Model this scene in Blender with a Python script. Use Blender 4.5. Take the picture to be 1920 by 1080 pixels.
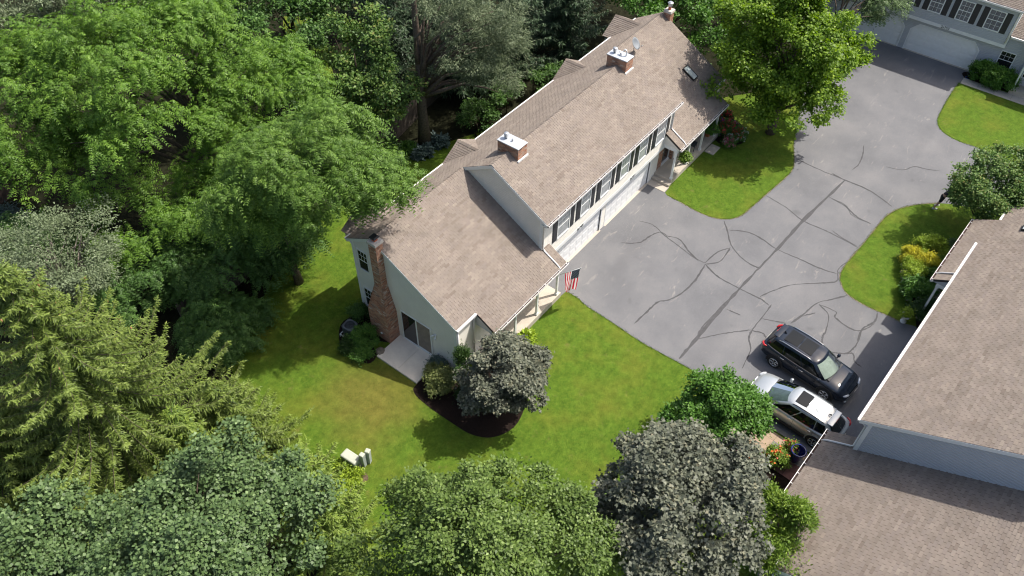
import bpy, bmesh, math, random
import numpy as np
from mathutils import Vector, Matrix
from mathutils.geometry import tessellate_polygon

for o in list(bpy.data.objects):
    bpy.data.objects.remove(o)
scene = bpy.context.scene
COL = scene.collection
R = math.radians
random.seed(11)
rng = np.random.default_rng(11)

# ------------------------------------------------------------------ camera
CAM = Vector((-17.2685, -16.185, 32.3139))
cam_data = bpy.data.cameras.new('camera')
cam_data.sensor_width = 36.0
cam_data.lens = 27.895
cam_data.clip_end = 600
cam_ob = bpy.data.objects.new('camera', cam_data)
COL.objects.link(cam_ob)
yaw, pitch, roll = 0.642939, 0.833256, 0.018594
_f = Vector((math.cos(yaw)*math.cos(pitch), math.sin(yaw)*math.cos(pitch), -math.sin(pitch)))
_r0 = Vector((math.sin(yaw), -math.cos(yaw), 0))
_u0 = _r0.cross(_f)
_r = math.cos(roll)*_r0 + math.sin(roll)*_u0
_u = -math.sin(roll)*_r0 + math.cos(roll)*_u0
_m = Matrix((( _r.x, _u.x, -_f.x), (_r.y, _u.y, -_f.y), (_r.z, _u.z, -_f.z))).to_4x4()
_m.translation = CAM
cam_ob.matrix_world = _m
scene.camera = cam_ob

# ------------------------------------------------------------------ light
SUN_AZ, SUN_EL = R(-32.0), R(57.0)
world = bpy.data.worlds.new('World')
scene.world = world
world.use_nodes = True
wn = world.node_tree
wn.nodes.clear()
sky = wn.nodes.new('ShaderNodeTexSky')
sky.sky_type = 'NISHITA'
sky.sun_disc = False
sky.sun_elevation = SUN_EL
sky.sun_rotation = math.pi/2 - SUN_AZ
sky.air_density = 1.0
sky.dust_density = 4.0
sky.ozone_density = 0.5
bg = wn.nodes.new('ShaderNodeBackground')
bg.inputs['Strength'].default_value = 0.14
wo = wn.nodes.new('ShaderNodeOutputWorld')
wn.links.new(sky.outputs[0], bg.inputs[0])
wn.links.new(bg.outputs[0], wo.inputs[0])
sun_data = bpy.data.lights.new('sun', 'SUN')
sun_data.energy = 4.3
sun_data.angle = R(0.6)
sun_data.color = (1.0, 0.945, 0.86)
sun_ob = bpy.data.objects.new('sun', sun_data)
COL.objects.link(sun_ob)
_sd = Vector((math.cos(SUN_AZ)*math.cos(SUN_EL), math.sin(SUN_AZ)*math.cos(SUN_EL), math.sin(SUN_EL)))
sun_ob.rotation_euler = (-_sd).to_track_quat('-Z', 'Y').to_euler()
sun_ob.location = _sd*80
scene.view_settings.view_transform = 'Standard'
scene.view_settings.look = 'None'
scene.view_settings.exposure = 0.42
scene.view_settings.gamma = 1.0
scene.render.engine = 'CYCLES'
scene.cycles.filter_width = 1.1

# ------------------------------------------------------------------ materials
def mat(name, col, rough=0.6, metal=0.0, var=0.0, vscale=6.0, bump=0.0, bscale=60.0, tone=None, spec=0.5,
        coat=0.0, world_co=False, trans=0.0, emis=None):
    """principled material: base colour, optional noise variation, optional per-face 'tone' ramp, optional bump"""
    m = bpy.data.materials.new(name)
    m.use_nodes = True
    nt = m.node_tree
    N, L = nt.nodes, nt.links
    bs = N['Principled BSDF']
    out = N['Material Output']
    bs.inputs['Roughness'].default_value = rough
    bs.inputs['Metallic'].default_value = metal
    bs.inputs['Specular IOR Level'].default_value = spec
    if coat:
        bs.inputs['Coat Weight'].default_value = coat
        bs.inputs['Coat Roughness'].default_value = 0.04
    c4 = lambda c: (c[0], c[1], c[2], 1.0)
    src = None
    if tone:
        at = N.new('ShaderNodeAttribute'); at.attribute_name = 'tone'
        rp = N.new('ShaderNodeValToRGB')
        els = rp.color_ramp.elements
        k = len(tone)
        for i, c in enumerate(tone):
            e = els[i] if i < 2 else els.new(i/(k-1))
            e.position = i/(k-1)
            e.color = c4(c)
        L.new(at.outputs['Fac'], rp.inputs[0])
        src = rp.outputs[0]
    if var or bump:
        if world_co:
            co = N.new('ShaderNodeNewGeometry').outputs['Position']
        else:
            co = N.new('ShaderNodeTexCoord').outputs['Object']
    if var:
        nz = N.new('ShaderNodeTexNoise')
        nz.inputs['Scale'].default_value = vscale
        nz.inputs['Detail'].default_value = 6
        nz.inputs['Roughness'].default_value = 0.65
        L.new(co, nz.inputs['Vector'])
        mr = N.new('ShaderNodeMapRange')
        mr.inputs['From Min'].default_value = 0.3
        mr.inputs['From Max'].default_value = 0.7
        mr.inputs['To Min'].default_value = 1 - var
        mr.inputs['To Max'].default_value = 1 + var
        L.new(nz.outputs[0], mr.inputs[0])
        vm = N.new('ShaderNodeVectorMath'); vm.operation = 'SCALE'
        if src is None:
            rgb = N.new('ShaderNodeRGB'); rgb.outputs[0].default_value = c4(col)
            src = rgb.outputs[0]
        L.new(src, vm.inputs[0])
        L.new(mr.outputs[0], vm.inputs['Scale'])
        src = vm.outputs[0]
    if src is None:
        bs.inputs['Base Color'].default_value = c4(col)
    else:
        L.new(src, bs.inputs['Base Color'])
    if bump:
        nb = N.new('ShaderNodeTexNoise')
        nb.inputs['Scale'].default_value = bscale
        nb.inputs['Detail'].default_value = 4
        L.new(co, nb.inputs['Vector'])
        bp = N.new('ShaderNodeBump')
        bp.inputs['Strength'].default_value = bump
        bp.inputs['Distance'].default_value = 0.03
        L.new(nb.outputs[0], bp.inputs['Height'])
        L.new(bp.outputs[0], bs.inputs['Normal'])
    if trans:
        tr = N.new('ShaderNodeBsdfTranslucent')
        if src is None:
            tr.inputs[0].default_value = c4(col)
        else:
            hs = N.new('ShaderNodeHueSaturation')
            hs.inputs['Saturation'].default_value = 1.15
            hs.inputs['Value'].default_value = 1.25
            L.new(src, hs.inputs['Color'])
            L.new(hs.outputs[0], tr.inputs[0])
        mx = N.new('ShaderNodeMixShader')
        mx.inputs[0].default_value = trans
        L.new(bs.outputs[0], mx.inputs[1])
        L.new(tr.outputs[0], mx.inputs[2])
        L.new(mx.outputs[0], out.inputs['Surface'])
    return m

def glass(name, tint, alpha):
    """thin tinted glass: transparent layer with a glossy coat"""
    m = bpy.data.materials.new(name); m.use_nodes = True
    N, L = m.node_tree.nodes, m.node_tree.links
    N.remove(N['Principled BSDF'])
    t = N.new('ShaderNodeBsdfTransparent'); t.inputs[0].default_value = (*tint, 1)
    g = N.new('ShaderNodeBsdfGlossy'); g.inputs['Roughness'].default_value = 0.02
    f = N.new('ShaderNodeFresnel'); f.inputs[0].default_value = 1.28
    mx = N.new('ShaderNodeMixShader')
    L.new(f.outputs[0], mx.inputs[0]); L.new(t.outputs[0], mx.inputs[1]); L.new(g.outputs[0], mx.inputs[2])
    L.new(mx.outputs[0], N['Material Output'].inputs[0])
    return m

W_ = dict
MT = {}
MT['trim'] = mat('white_trim', (.78, .79, .78), .5, var=.05, vscale=3)
MT['gutter'] = mat('gutter_white', (.78, .76, .74), .4, var=.08, vscale=5)
MT['debris'] = mat('gutter_debris', (.07, .045, .035), .9, var=.5, vscale=14)
MT['siding'] = mat('sage_siding', (.76, .735, .67), .5, var=.05, vscale=1.2, bump=.05, bscale=90)
MT['siding_grey'] = mat('grey_siding', (.46, .475, .50), .5, var=.05, vscale=1.2, bump=.05, bscale=90)
MT['wallcore'] = mat('wall_sheathing', (.42, .43, .42), .8, var=.06)
MT['roofdeck'] = mat('roof_underlay', (.05, .045, .042), .9, var=.15)
SHT = [(0.171, 0.136, 0.111), (0.201, 0.165, 0.140), (0.222, 0.185, 0.156), (0.247, 0.209, 0.176), (0.217, 0.182, 0.159), (0.270, 0.230, 0.192), (0.231, 0.187, 0.153)]
MT['shingle'] = mat('asphalt_shingle', (.2, .16, .14), .92, var=.13, vscale=.9, bump=.35, bscale=180, tone=SHT, spec=.2, world_co=True)
BRT = [(.27, .13, .088), (.37, .185, .125), (.44, .235, .155), (.48, .30, .21), (.22, .13, .10), (.50, .40, .33), (.56, .47, .40)]
MT['brick'] = mat('brick', (.3, .14, .09), .9, var=.2, vscale=25, tone=BRT, spec=.2)
MT['mortar'] = mat('mortar', (.33, .28, .24), .95, var=.12, vscale=20)
MT['concrete'] = mat('concrete', (.47, .42, .355), .9, var=.10, vscale=1.7, bump=.15, bscale=70, spec=.2)
MT['chimneycap'] = mat('chimney_crown', (.50, .46, .41), .9, var=.2, vscale=5)
MT['metalcap'] = mat('sheet_metal', (.50, .53, .57), .45, metal=.25, var=.06)
MT['galv'] = mat('galvanised', (.55, .56, .57), .35, metal=.7)
MT['clay'] = mat('clay_flue', (.45, .12, .06), .8, var=.15, vscale=10)
MT['blackmetal'] = mat('black_metal', (.018, .018, .02), .35, metal=.2)
MT['shutter'] = mat('shutter_black', (.022, .024, .03), .45, var=.1)
MT['pane'] = mat('window_pane', (.36, .38, .39), .06, spec=.8, var=.25, vscale=2.2)
MT['panedark'] = mat('window_pane_dark', (.02, .022, .024), .05, spec=.8)
MT['curtain'] = mat('drawn_curtain', (.21, .175, .145), .35, var=.25, vscale=4)
MT['garage'] = mat('garage_door_white', (.80, .81, .81), .5, var=.04, vscale=2)
MT['numbers'] = mat('number_black', (.015, .015, .015), .5)
MT['door'] = mat('entry_door', (.03, .036, .045), .4)
MT['bark'] = mat('bark_grey', (.115, .092, .075), .95, var=.4, vscale=9, bump=.6, bscale=24, spec=.1)
MT['barkdark'] = mat('bark_brown', (.075, .055, .043), .95, var=.4, vscale=9, bump=.6, bscale=24, spec=.1)
MT['barkpale'] = mat('bark_pale', (.24, .21, .18), .95, var=.3, vscale=9, bump=.5, bscale=24, spec=.1)
MT['wood'] = mat('weathered_wood', (.10, .082, .066), .9, var=.35, vscale=7, bump=.3, bscale=40)
MT['mulch'] = mat('mulch', (.022, .015, .012), .95, var=.6, vscale=22, bump=1.0, bscale=55, spec=.1)
MT['soil'] = mat('bare_soil', (.115, .085, .055), .95, var=.4, vscale=10, bump=.8, bscale=45, spec=.1)
MT['stone'] = mat('edging_stone', (.30, .25, .20), .9, var=.3, vscale=9, bump=.4, bscale=20)
MT['rock'] = mat('rock', (.20, .17, .13), .9, var=.3, vscale=6, bump=.4, bscale=15)
MT['sealer'] = mat('crack_sealer', (.05, .049, .053), .7, var=.3, vscale=7, world_co=True)
def leaf(name, tones, trans=.28, rough=.5, spec=.4):
    rough, spec = max(rough, .5), min(spec, .3)
    k = len(tones)-1
    tones = [tuple(v*(.72+.56*i/k) for v in c) for i, c in enumerate(tones)]
    return mat(name, tones[0], rough, tone=tones, trans=trans, spec=spec)
MT['lf_walnut'] = leaf('leaf_walnut', [(0.056, 0.125, 0.021), (0.093, 0.191, 0.024), (0.130, 0.238, 0.031), (0.186, 0.298, 0.042)], .32)
MT['lf_walnut2'] = leaf('leaf_walnut_pale', [(0.049, 0.108, 0.018), (0.082, 0.162, 0.025), (0.123, 0.217, 0.035), (0.171, 0.268, 0.049)], .3)
MT['concrete_pale'] = mat('concrete_pale', (.78, .71, .60), .9, var=.10, vscale=1.7, bump=.15, bscale=70, spec=.2)
MT['panedim'] = mat('window_pane_dim', (.10, .115, .135), .06, spec=.8, var=.5, vscale=3)
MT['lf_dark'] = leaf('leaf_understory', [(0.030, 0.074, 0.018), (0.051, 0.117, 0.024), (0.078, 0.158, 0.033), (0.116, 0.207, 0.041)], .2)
MT['lf_grey'] = leaf('leaf_grey_green', [(0.084, 0.120, 0.060), (0.132, 0.174, 0.090), (0.180, 0.228, 0.120), (0.228, 0.276, 0.168)], .2)
MT['lf_norway'] = leaf('leaf_blue_green', [(0.038, 0.075, 0.025), (0.066, 0.117, 0.040), (0.102, 0.162, 0.056), (0.175, 0.248, 0.099)], .12, .4, .5)
MT['lf_oak'] = leaf('leaf_mid_green', [(0.049, 0.092, 0.017), (0.081, 0.137, 0.026), (0.121, 0.184, 0.041), (0.218, 0.294, 0.085)], .2, .42, .5)
MT['lf_crimson'] = leaf('leaf_purple', [(0.037, 0.044, 0.032), (0.064, 0.074, 0.052), (0.101, 0.113, 0.078), (0.152, 0.163, 0.112), (0.181, 0.158, 0.097)], .08, .38, .6)  # greyed tones: the sky sheen on purple leaves is mixed into the colour
MT['lf_magnolia'] = leaf('leaf_glossy_green', [(0.039, 0.110, 0.013), (0.061, 0.154, 0.020), (0.088, 0.198, 0.028), (0.132, 0.253, 0.039)], .25, .4, .5)
MT['lf_maple'] = leaf('leaf_maple_bright', [(0.064, 0.141, 0.014), (0.117, 0.216, 0.021), (0.193, 0.303, 0.032), (0.310, 0.410, 0.054)], .42)
MT['lf_dogwood'] = leaf('leaf_deep_green', [(0.031, 0.081, 0.018), (0.056, 0.125, 0.025), (0.088, 0.169, 0.035), (0.150, 0.225, 0.050), (0.200, 0.150, 0.050)], .22)
MT['lf_pine'] = leaf('needle_grey_green', [(0.062, 0.094, 0.050), (0.100, 0.138, 0.069), (0.150, 0.188, 0.100), (0.213, 0.244, 0.144)], .15)
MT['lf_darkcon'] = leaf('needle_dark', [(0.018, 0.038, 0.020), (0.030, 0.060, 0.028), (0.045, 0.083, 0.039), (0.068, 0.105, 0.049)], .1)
MT['lf_spruce'] = leaf('needle_olive', [(0.054, 0.090, 0.016), (0.087, 0.139, 0.024), (0.127, 0.181, 0.032), (0.175, 0.229, 0.050)], .15)
MT['lf_spruce2'] = leaf('needle_bright', [(0.057, 0.115, 0.017), (0.098, 0.172, 0.025), (0.149, 0.218, 0.034), (0.207, 0.276, 0.052)], .18)
MT['lf_arb'] = leaf('leaf_arborvitae', [(0.060, 0.132, 0.015), (0.100, 0.187, 0.020), (0.150, 0.242, 0.030), (0.220, 0.286, 0.050)], .2)
MT['lf_arbdark'] = leaf('leaf_arborvitae_dark', [(.015, .04, .008), (.025, .06, .012), (.04, .085, .018), (.06, .11, .024)], .2)
MT['lf_hedge'] = leaf('leaf_hedge', [(.04, .11, .018), (.06, .15, .024), (.085, .19, .03), (.12, .23, .04)], .2)
MT['lf_gold'] = leaf('leaf_golden', [(0.260, 0.260, 0.014), (0.377, 0.364, 0.019), (0.494, 0.455, 0.024), (0.585, 0.533, 0.036)], .2)
MT['lf_lime'] = leaf('leaf_lime', [(0.144, 0.230, 0.017), (0.204, 0.299, 0.022), (0.264, 0.368, 0.033), (0.336, 0.437, 0.055)], .25)
MT['lf_olivebush'] = leaf('leaf_olive_bush', [(.07, .10, .03), (.11, .145, .04), (.16, .19, .06), (.21, .22, .09)], .2)
MT['lf_blue'] = leaf('leaf_blue_grey', [(.06, .10, .09), (.10, .15, .13), (.14, .19, .16)], .15)
MT['grass'] = leaf('grass_blade', [(0.066, 0.136, 0.019), (0.095, 0.179, 0.025), (0.127, 0.213, 0.033), (0.164, 0.230, 0.049)], .3)
MT['fl_red'] = leaf('flower_red', [(.45, .02, .04), (.6, .05, .06), (.65, .12, .10)], .2)
MT['fl_purple'] = leaf('flower_purple', [(.20, .05, .35), (.30, .10, .45)], .2)
MT['fl_orange'] = leaf('flower_orange', [(.75, .12, .04), (.8, .22, .06)], .2)
MT['fl_white'] = leaf('flower_white', [(.62, .64, .60), (.75, .76, .72)], .2)
MT['fl_pink'] = leaf('flower_pink', [(.7, .10, .25), (.75, .2, .35)], .2)
MT['cone'] = mat('spruce_cone', (.42, .19, .10), .7, var=.25, vscale=12)

# ------------------------------------------------------------------ helpers
def tag(o, label, cat, group=None):
    o['label'] = label; o['category'] = cat
    if group: o['group'] = group
    return o

def empty(name, loc, rz=0.0, label=None, cat=None, group=None):
    e = bpy.data.objects.new(name, None)
    e.empty_display_size = .2
    e.location = loc; e.rotation_euler = (0, 0, rz)
    COL.objects.link(e)
    if label: tag(e, label, cat, group)
    return e

def add(name, me, parent=None, loc=None):
    o = bpy.data.objects.new(name, me)
    COL.objects.link(o)
    if parent is not None: o.parent = parent
    if loc is not None: o.location = loc
    return o

class MB:
    """collects polygons for one mesh"""
    def __init__(s):
        s.v = []; s.f = []; s.t = []; s.m = []
    def poly(s, pts, tone=None, mi=0):
        i = len(s.v)
        s.v.extend([tuple(p) for p in pts])
        s.f.append(tuple(range(i, i+len(pts)))); s.t.append(tone); s.m.append(mi)
    def box(s, x0, x1, y0, y1, z0, z1, tone=None, mi=0):
        if x0 > x1: x0, x1 = x1, x0
        if y0 > y1: y0, y1 = y1, y0
        i = len(s.v)
        s.v += [(x0,y0,z0),(x1,y0,z0),(x1,y1,z0),(x0,y1,z0),(x0,y0,z1),(x1,y0,z1),(x1,y1,z1),(x0,y1,z1)]
        for f in ((0,3,2,1),(4,5,6,7),(0,1,5,4),(1,2,6,5),(2,3,7,6),(3,0,4,7)):
            s.f.append(tuple(i+k for k in f)); s.t.append(tone); s.m.append(mi)
    def hexa(s, p, tone=None, mi=0):
        """8 points: bottom ring 0-3, top ring 4-7"""
        i = len(s.v); s.v += [tuple(q) for q in p]
        for f in ((0,3,2,1),(4,5,6,7),(0,1,5,4),(1,2,6,5),(2,3,7,6),(3,0,4,7)):
            s.f.append(tuple(i+k for k in f)); s.t.append(tone); s.m.append(mi)
    def bar(s, a, b, w, h=None, up=(0,0,1), tone=None, mi=0):
        """rectangular bar from a to b"""
        a = Vector(a); b = Vector(b); h = h or w
        d = (b-a).normalized(); u = Vector(up)
        if abs(d.dot(u)) > .98: u = Vector((1,0,0))
        r = d.cross(u).normalized(); u = r.cross(d).normalized()
        q = [a-r*w/2-u*h/2, a+r*w/2-u*h/2, b+r*w/2-u*h/2, b-r*w/2-u*h/2]
        s.hexa(q+[p+u*h for p in q], tone, mi)
    def ring(s, rings, closed_ends=True, tone=None, mi=0):
        n = len(rings[0]); i0 = len(s.v)
        for r in rings: s.v += [tuple(p) for p in r]
        for k in range(len(rings)-1):
            for j in range(n):
                a = i0+k*n+j; b = i0+k*n+(j+1) % n
                s.f.append((a, b, b+n, a+n)); s.t.append(tone); s.m.append(mi)
        if closed_ends:
            s.f.append(tuple(i0+j for j in reversed(range(n)))); s.t.append(tone); s.m.append(mi)
            e = i0+(len(rings)-1)*n
            s.f.append(tuple(e+j for j in range(n))); s.t.append(tone); s.m.append(mi)
    def tube(s, path, rad, n=8, tone=None, mi=0):
        rings = []
        path = [Vector(p) for p in path]
        if not hasattr(rad, '__len__'): rad = [rad]*len(path)
        for k, p in enumerate(path):
            d = (path[min(k+1, len(path)-1)] - path[max(k-1, 0)]).normalized()
            u = Vector((0,0,1)) if abs(d.z) < .9 else Vector((1,0,0))
            r = d.cross(u).normalized(); u = r.cross(d)
            rings.append([p + (r*math.cos(2*math.pi*j/n) - u*math.sin(2*math.pi*j/n))*rad[k] for j in range(n)])
        s.ring(rings, True, tone, mi)
    def lathe(s, prof, c=(0,0,0), n=16, tone=None, mi=0, ends=True):
        s.ring([[(c[0]+r*math.cos(2*math.pi*j/n), c[1]+r*math.sin(2*math.pi*j/n), c[2]+z) for j in range(n)] for r, z in prof], ends, tone, mi)
    def mesh(s, name, mats, smooth=False):
        me = bpy.data.meshes.new(name)
        me.from_pydata(s.v, [], s.f)
        for m in (mats if isinstance(mats, (list, tuple)) else [mats]): me.materials.append(m)
        if any(s.m): me.polygons.foreach_set('material_index', s.m)
        if any(t is not None for t in s.t):
            a = me.attributes.new('tone', 'FLOAT', 'FACE')
            a.data.foreach_set('value', [0.5 if t is None else t for t in s.t])
        if smooth: me.polygons.foreach_set('use_smooth', [True]*len(me.polygons))
        me.update()
        return me
    def build(s, name, mats, parent=None, smooth=False, loc=None):
        return add(name, s.mesh(name, mats, smooth), parent, loc)

def bevel(o, w=.01, seg=2):
    b = o.modifiers.new('bevel', 'BEVEL'); b.width = w; b.segments = seg; b.limit_method = 'ANGLE'
    return o

def sheet(name, outer, z, m, parent=None, holes=()):
    """flat polygon sheet at height z"""
    loops = [[Vector((p[0], p[1], 0)) for p in outer]] + [[Vector((p[0], p[1], 0)) for p in h] for h in holes]
    flat = [p for l in loops for p in l]
    tris = tessellate_polygon(loops)
    me = bpy.data.meshes.new(name)
    fs = []
    for t in tris:
        a, b, c = (flat[k] for k in t)
        fs.append(t if (b-a).cross(c-a).z > 0 else t[::-1])
    me.from_pydata([(p.x, p.y, z) for p in flat], [], fs)
    me.materials.append(m); me.update()
    return add(name, me, parent)

def smooth_loop(pts, k=4, closed=True):
    """Catmull-Rom through 2D points"""
    n = len(pts); out = []
    P = [np.array(p, float) for p in pts]
    for i in range(n if closed else n-1):
        g = (lambda j: P[j % n]) if closed else (lambda j: P[max(0, min(n-1, j))])
        p0, p1, p2, p3 = g(i-1), g(i), g(i+1), g(i+2)
        for q in range(k):
            t = q/k
            out.append(.5*((2*p1)+(-p0+p2)*t+(2*p0-5*p1+4*p2-p3)*t*t+(-p0+3*p1-3*p2+p3)*t**3))
    if not closed: out.append(P[-1])
    return out

def inside(poly, X, Y):
    poly = np.asarray(poly, float); r = np.zeros(X.shape, bool)
    n = len(poly); j = n-1
    for i in range(n):
        xi, yi = poly[i]; xj, yj = poly[j]
        c = ((yi > Y) != (yj > Y)) & (X < (xj-xi)*(Y-yi)/(yj-yi+1e-12)+xi)
        r ^= c; j = i
    return r

def clip(poly, a, b, c):
    """keep the side a*u + b*v + c >= 0 of a 2D polygon"""
    out = []
    n = len(poly)
    for i in range(n):
        p, q = poly[i], poly[(i+1) % n]
        dp = a*p[0]+b*p[1]+c; dq = a*q[0]+b*q[1]+c
        if dp >= 0: out.append(p)
        if (dp > 0 > dq) or (dp < 0 < dq):
            t = dp/(dp-dq); out.append((p[0]+(q[0]-p[0])*t, p[1]+(q[1]-p[1])*t))
    return out

def clip_convex(poly, conv):
    n = len(conv)
    for i in range(n):
        if len(poly) < 3: return []
        p, q = conv[i], conv[(i+1) % n]
        a, b = -(q[1]-p[1]), (q[0]-p[0])
        poly = clip(poly, a, b, -(a*p[0]+b*p[1]))
    return poly if len(poly) >= 3 else []

# ------------------------------------------------------------------ ground, driveway, lawns
def lawn_material():
    m = bpy.data.materials.new('lawn'); m.use_nodes = True
    N, L = m.node_tree.nodes, m.node_tree.links
    bs = N['Principled BSDF']; bs.inputs['Roughness'].default_value = .9
    bs.inputs['Specular IOR Level'].default_value = .1
    pos = N.new('ShaderNodeNewGeometry').outputs['Position']
    def noise(scale, det=4, ro=.6):
        n = N.new('ShaderNodeTexNoise'); n.inputs['Scale'].default_value = scale
        n.inputs['Detail'].default_value = det; n.inputs['Roughness'].default_value = ro
        L.new(pos, n.inputs['Vector']); return n.outputs[0]
    def ramp(fac, stops):
        r = N.new('ShaderNodeValToRGB')
        for i, (p, c) in enumerate(stops):
            e = r.color_ramp.elements[i] if i < 2 else r.color_ramp.elements.new(p)
            e.position = p; e.color = (*c, 1)
        L.new(fac, r.inputs[0]); return r.outputs[0]
    def mix(fac, a, b, mode='MIX'):
        x = N.new('ShaderNodeMix'); x.data_type = 'RGBA'; x.blend_type = mode
        if isinstance(fac, float): x.inputs[0].default_value = fac
        else: L.new(fac, x.inputs[0])
        L.new(a, x.inputs[6])
        if isinstance(b, tuple): x.inputs[7].default_value = (*b, 1)
        else: L.new(b, x.inputs[7])
        return x.outputs[2]
    base = ramp(noise(7, 8, .75), [(.3, (.056, .116, .013)), (.5, (.092, .162, .017)), (.7, (.136, .200, .025))])
    yel = ramp(noise(.38, 5, .62), [(.46, (0, 0, 0)), (.72, (.8, .8, .8))])
    c = mix(yel, base, (.16, .175, .026))
    dry = ramp(noise(1.15, 6, .7), [(.60, (0, 0, 0)), (.74, (.75, .75, .75))])
    c = mix(dry, c, (.18, .155, .055))
    # a worn, dried-out patch of turf behind the patio
    vm = N.new('ShaderNodeVectorMath'); vm.operation = 'DISTANCE'
    ax = N.new('ShaderNodeVectorMath'); ax.operation = 'MULTIPLY_ADD'
    n3 = N.new('ShaderNodeTexNoise'); n3.inputs['Scale'].default_value = .8; n3.inputs['Detail'].default_value = 4
    L.new(pos, n3.inputs['Vector'])
    ax.inputs[1].default_value = (2.2, 2.2, 0)
    L.new(n3.outputs['Color'], ax.inputs[0]); L.new(pos, ax.inputs[2])
    L.new(ax.outputs[0], vm.inputs[0]); vm.inputs[1].default_value = (-2.6, 3.6, 0)
    mr = N.new('ShaderNodeMapRange'); mr.inputs['From Min'].default_value = 3.4; mr.inputs['From Max'].default_value = 1.0
    mr.inputs['To Max'].default_value = .6
    L.new(vm.outputs['Value'], mr.inputs[0])
    c = mix(mr.outputs[0], c, (.185, .145, .038))
    mott = ramp(noise(2.4, 5, .65), [(.32, (.74, .76, .74)), (.68, (1.22, 1.2, 1.2))])
    c = mix(1.0, c, mott, 'MULTIPLY')
    fine = ramp(noise(38, 3, .7), [(.25, (.45, .47, .45)), (.75, (1.45, 1.42, 1.4))])
    c = mix(1.0, c, fine, 'MULTIPLY')
    L.new(c, bs.inputs['Base Color'])
    bp = N.new('ShaderNodeBump'); bp.inputs['Strength'].default_value = .9; bp.inputs['Distance'].default_value = .05
    L.new(noise(30, 6, .75), bp.inputs['Height']); L.new(bp.outputs[0], bs.inputs['Normal'])
    return m

def asphalt_material():
    m = bpy.data.materials.new('asphalt'); m.use_nodes = True
    N, L = m.node_tree.nodes, m.node_tree.links
    bs = N['Principled BSDF']; bs.inputs['Roughness'].default_value = .85
    bs.inputs['Specular IOR Level'].default_value = .25
    pos = N.new('ShaderNodeNewGeometry').outputs['Position']
    def noise(scale, det, ro, vec=pos, dist=0.0):
        n = N.new('ShaderNodeTexNoise'); n.inputs['Scale'].default_value = scale
        n.inputs['Detail'].default_value = det; n.inputs['Roughness'].default_value = ro
        n.inputs['Distortion'].default_value = dist
        L.new(vec, n.inputs['Vector']); return n.outputs[0]
    def ramp(fac, stops):
        r = N.new('ShaderNodeValToRGB')
        for i, (p, c) in enumerate(stops):
            e = r.color_ramp.elements[i] if i < 2 else r.color_ramp.elements.new(p)
            e.position = p; e.color = (*c, 1)
        L.new(fac, r.inputs[0]); return r.outputs[0]
    def mix(fac, a, b, mode='MIX'):
        x = N.new('ShaderNodeMix'); x.data_type = 'RGBA'; x.blend_type = mode
        if isinstance(fac, float): x.inputs[0].default_value = fac
        else: L.new(fac, x.inputs[0])
        L.new(a, x.inputs[6])
        if isinstance(b, tuple): x.inputs[7].default_value = (*b, 1)
        else: L.new(b, x.inputs[7])
        return x.outputs[2]
    c = ramp(noise(.35, 6, .6), [(.3, (.130, .132, .140)), (.5, (.155, .156, .163)), (.7, (.184, .182, .186))])
    rot = N.new('ShaderNodeMapping'); rot.inputs['Rotation'].default_value = (0, 0, R(28)); rot.inputs['Scale'].default_value = (.45, 1.7, 1)
    L.new(pos, rot.inputs['Vector'])
    st = ramp(noise(1.25, 7, .72, rot.outputs[0], .9), [(.60, (0, 0, 0)), (.68, (.6, .6, .6))])
    c = mix(st, c, (.30, .28, .26))
    r2 = N.new('ShaderNodeMapping'); r2.inputs['Rotation'].default_value = (0, 0, R(-50)); r2.inputs['Scale'].default_value = (1.2, 3.4, 1)
    L.new(pos, r2.inputs['Vector'])
    s2 = ramp(noise(1.6, 8, .8, r2.outputs[0], 1.6), [(.62, (0, 0, 0)), (.72, (.55, .55, .55))])
    c = mix(s2, c, (.34, .31, .285))
    oil = ramp(noise(.9, 2, .4), [(.70, (0, 0, 0)), (.80, (.55, .55, .55))])
    c = mix(oil, c, (.09, .09, .095))
    dk = ramp(noise(.22, 3, .5, rot.outputs[0], .5), [(.55, (0, 0, 0)), (.75, (.5, .5, .5))])
    c = mix(dk, c, (.12, .12, .127))
    g = ramp(noise(55, 2, .6), [(.3, (.80, .80, .80)), (.7, (1.2, 1.2, 1.2))])
    c = mix(1.0, c, g, 'MULTIPLY')
    L.new(c, bs.inputs['Base Color'])
    bp = N.new('ShaderNodeBump'); bp.inputs['Strength'].default_value = .35; bp.inputs['Distance'].default_value = .02
    L.new(noise(90, 3, .6), bp.inputs['Height']); L.new(bp.outputs[0], bs.inputs['Normal'])
    return m
MT['lawn'] = lawn_material()
MT['asphalt'] = asphalt_material()

g = sheet('ground', [(-120, -120), (180, -120), (180, 180), (-120, 180)], 0.0, MT['lawn'])
g['kind'] = 'structure'

# driveway outline (metres, house axes)
edge_south = [(7.89,-1.07), (7.86,-1.91), (7.68,-2.55), (7.56,-4.34), (7.39,-6.09), (7.40,-7.68), (7.43,-9.20), (7.30,-10.77), (7.05,-12.34), (6.84,-13.68)]
edge_entry = [(18.45,-1.15), (18.28,-1.43), (18.24,-2.32), (18.13,-3.67), (18.27,-4.68), (18.74,-5.43), (19.48,-5.84), (20.59,-6.00), (22.39,-6.20), (24.26,-6.42), (25.49,-6.44), (26.47,-6.11), (27.93,-5.42), (29.2,-5.0), (31.5,-4.2), (35,-3.2), (40,-2.2), (44.9,-1.6)]
edge_tr = [(44.9,-11.95), (42.4,-11.87), (42.31,-11.80), (40.24,-11.79), (38.25,-11.89), (36.97,-12.00), (36.02,-12.37), (35.45,-13.09), (35.24,-14.04), (35.30,-15.40), (34.5,-19.5), (34.8,-30)]
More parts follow.
